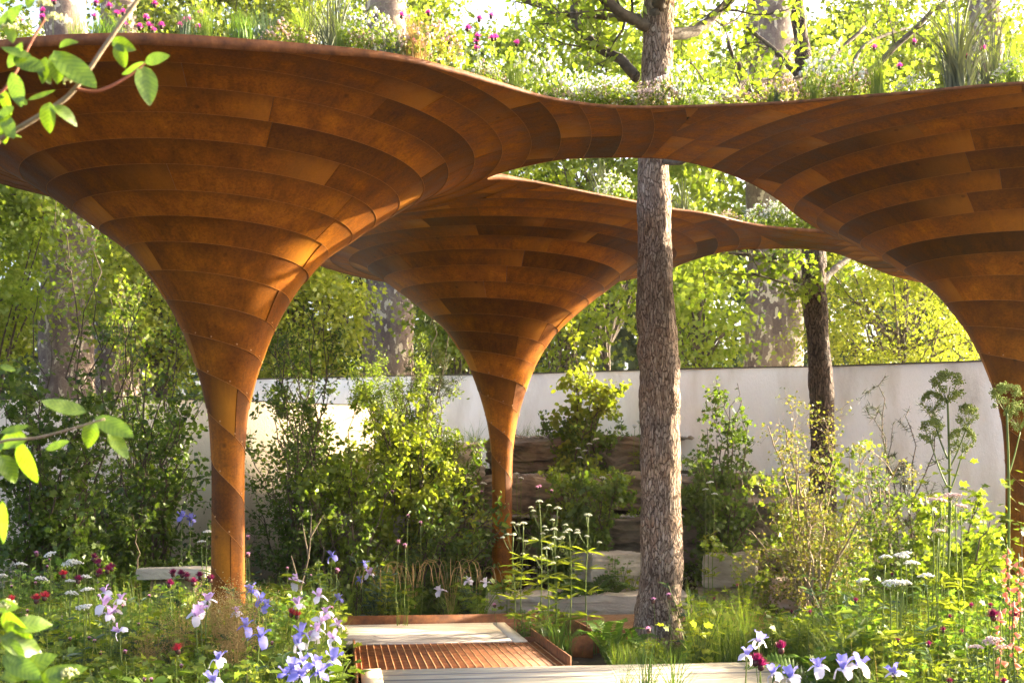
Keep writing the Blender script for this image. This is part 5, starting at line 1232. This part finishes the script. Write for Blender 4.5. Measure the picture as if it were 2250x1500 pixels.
def dbranch(pts, r0, r1, mat=M_TWIGP):
    q = spline([P(*a) - do for a in pts], 26); build('branch', tube(q, np.linspace(r0, r1, 26), 7), mat, dog, True); return q
rootp = [(-250, 2438, 2.6)]
dbranch([(-250, 2438, 2.6), (-230, 1700, 2.6), (-200, 900, 2.6), (-150, 500, 2.6), (0, 306, 2.6)], .012, .006)
dbranch([(0, 306, 2.6), (110, 240, 2.6), (165, 195, 2.6), (235, 95, 2.6), (310, -10, 2.6), (380, -90, 2.6)], .006, .004)
M_RED = noise_mat('red_shoot', [(.3, (.30, .09, .06)), (.7, (.42, .16, .10))], 8)
dbranch([(168, 196, 2.6), (215, 200, 2.59), (270, 175, 2.58), (318, 140, 2.57)], .0035, .002, M_RED)
dbranch([(-40, 230, 2.6), (15, 190, 2.6), (70, 90, 2.6), (100, 40, 2.6)], .0035, .002, M_RED)
dbranch([(-225, 1500, 2.6), (-150, 1100, 2.55), (-20, 980, 2.5), (90, 960, 2.5), (230, 920, 2.5)], .005, .002)
dbranch([(-230, 1700, 2.6), (-150, 1500, 2.6), (-20, 1420, 2.6), (60, 1350, 2.6)], .005, .003)
dbranch([(-230, 1650, 2.6), (-100, 1560, 2.6), (30, 1520, 2.6), (150, 1505, 2.6)], .005, .003)
def dleaf(px, py, ang, L=1.0, k=None, D=2.58, roll=None, yaw=None):
    """base at px,py; ang: direction in the picture plane (deg, 0 = right, 90 = up)"""
    p = P(px, py, D) - do
    k = rng.integers(3) if k is None else k
    a = R(ang); x = Vector((math.cos(a), rng.uniform(-.35, .35) if yaw is None else yaw, math.sin(a))).normalized()
    nn = Vector((rng.normal(0, .3), -1, rng.uniform(.1, .9))); y = nn.cross(x).normalized(); z = x.cross(y)
    if roll is not None:
        y2 = y * math.cos(roll) + z * math.sin(roll); z = x.cross(y2); y = y2
    m = Matrix((x, y, z)).transposed().to_4x4(); m.translation = Vector(p)
    o = obj('leaf', BL[k], dog); o.matrix_local = m @ Matrix.Diagonal((L * 1.0, L * 1.0, L * 1.0, 1)); return o
for px, py, ang, L in [(118, 112, -45, 1.35), (122, 115, -85, .75), (70, 125, 170, .6), (30, 125, -30, .9), (25, 160, -70, .8), (12, 200, -95, .6), (60, 230, 150, .4), (110, 225, -100, .75), (115, 235, -25, .7), (60, 220, 20, .6), (5, 250, -60, .7), (2, 255, -95, .7),
        (245, 90, -20, .6), (258, 95, -75, .6), (318, 138, 15, .6), (315, 145, -75, 1.0), (318, 138, 205, .55), (80, 130, -60, .6), (100, 125, -100, .55), (28, 95, 100, .5), (18, 150, 60, .6), (-5, 60, 40, .7), (0, 10, 40, .6), (60, 20, 70, .4), (300, 0, 30, .5), (275, -5, 150, .6), (10, 300, 20, .4), (130, 105, 25, .5), (10, 215, 180, .7), (30, 235, -140, .5),
        (190, 905, 170, .9), (210, 915, -30, 1.0), (205, 925, -100, .7), (240, 945, -60, .7), (60, 965, 180, .9), (45, 970, -80, 1.05), (100, 985, 10, .6), (10, 975, 200, .8), (0, 805, -10, .35), (0, 1000, -60, .8), (5, 1100, -80, .9), (0, 950, 10, .6),
        (10, 1340, -60, 1.0), (30, 1380, 15, .9), (0, 1400, -20, 1.1), (20, 1400, -70, .8), (5, 1440, -30, 1.0), (0, 1490, 20, 1.2), (60, 1500, 10, 1.2), (90, 1500, 30, .8), (-10, 1330, 0, .6), (100, 1510, 175, .8)]:
    dleaf(px, py, ang, L * 1.12)
BUDS = umbel_mesh(46, .018, F_CREAM, .6, .007)
for px, py in [(120, 42), (20, 62), (15, 1330), (152, 1480), (155, 180), (95, 10)]:
    obj('bud_cluster', BUDS, dog, P(px, py, 2.58) - do, (R(20), 0, 0), rng.uniform(.9, 1.2))

# ================================================================== AIR
hz, nt, out = newmat('haze')
pv = nt.nodes.new('ShaderNodeVolumePrincipled'); pv.inputs['Density'].default_value = .0002; pv.inputs['Color'].default_value = (1, .98, .92, 1); pv.inputs['Anisotropy'].default_value = .3
nt.links.new(pv.outputs[0], out.inputs['Volume'])
tag(build('haze', boxg(-70, 70, -3, 78, -1.3, 22), hz, kind='stuff'), 'thin sunlit haze filling the garden air', 'haze')
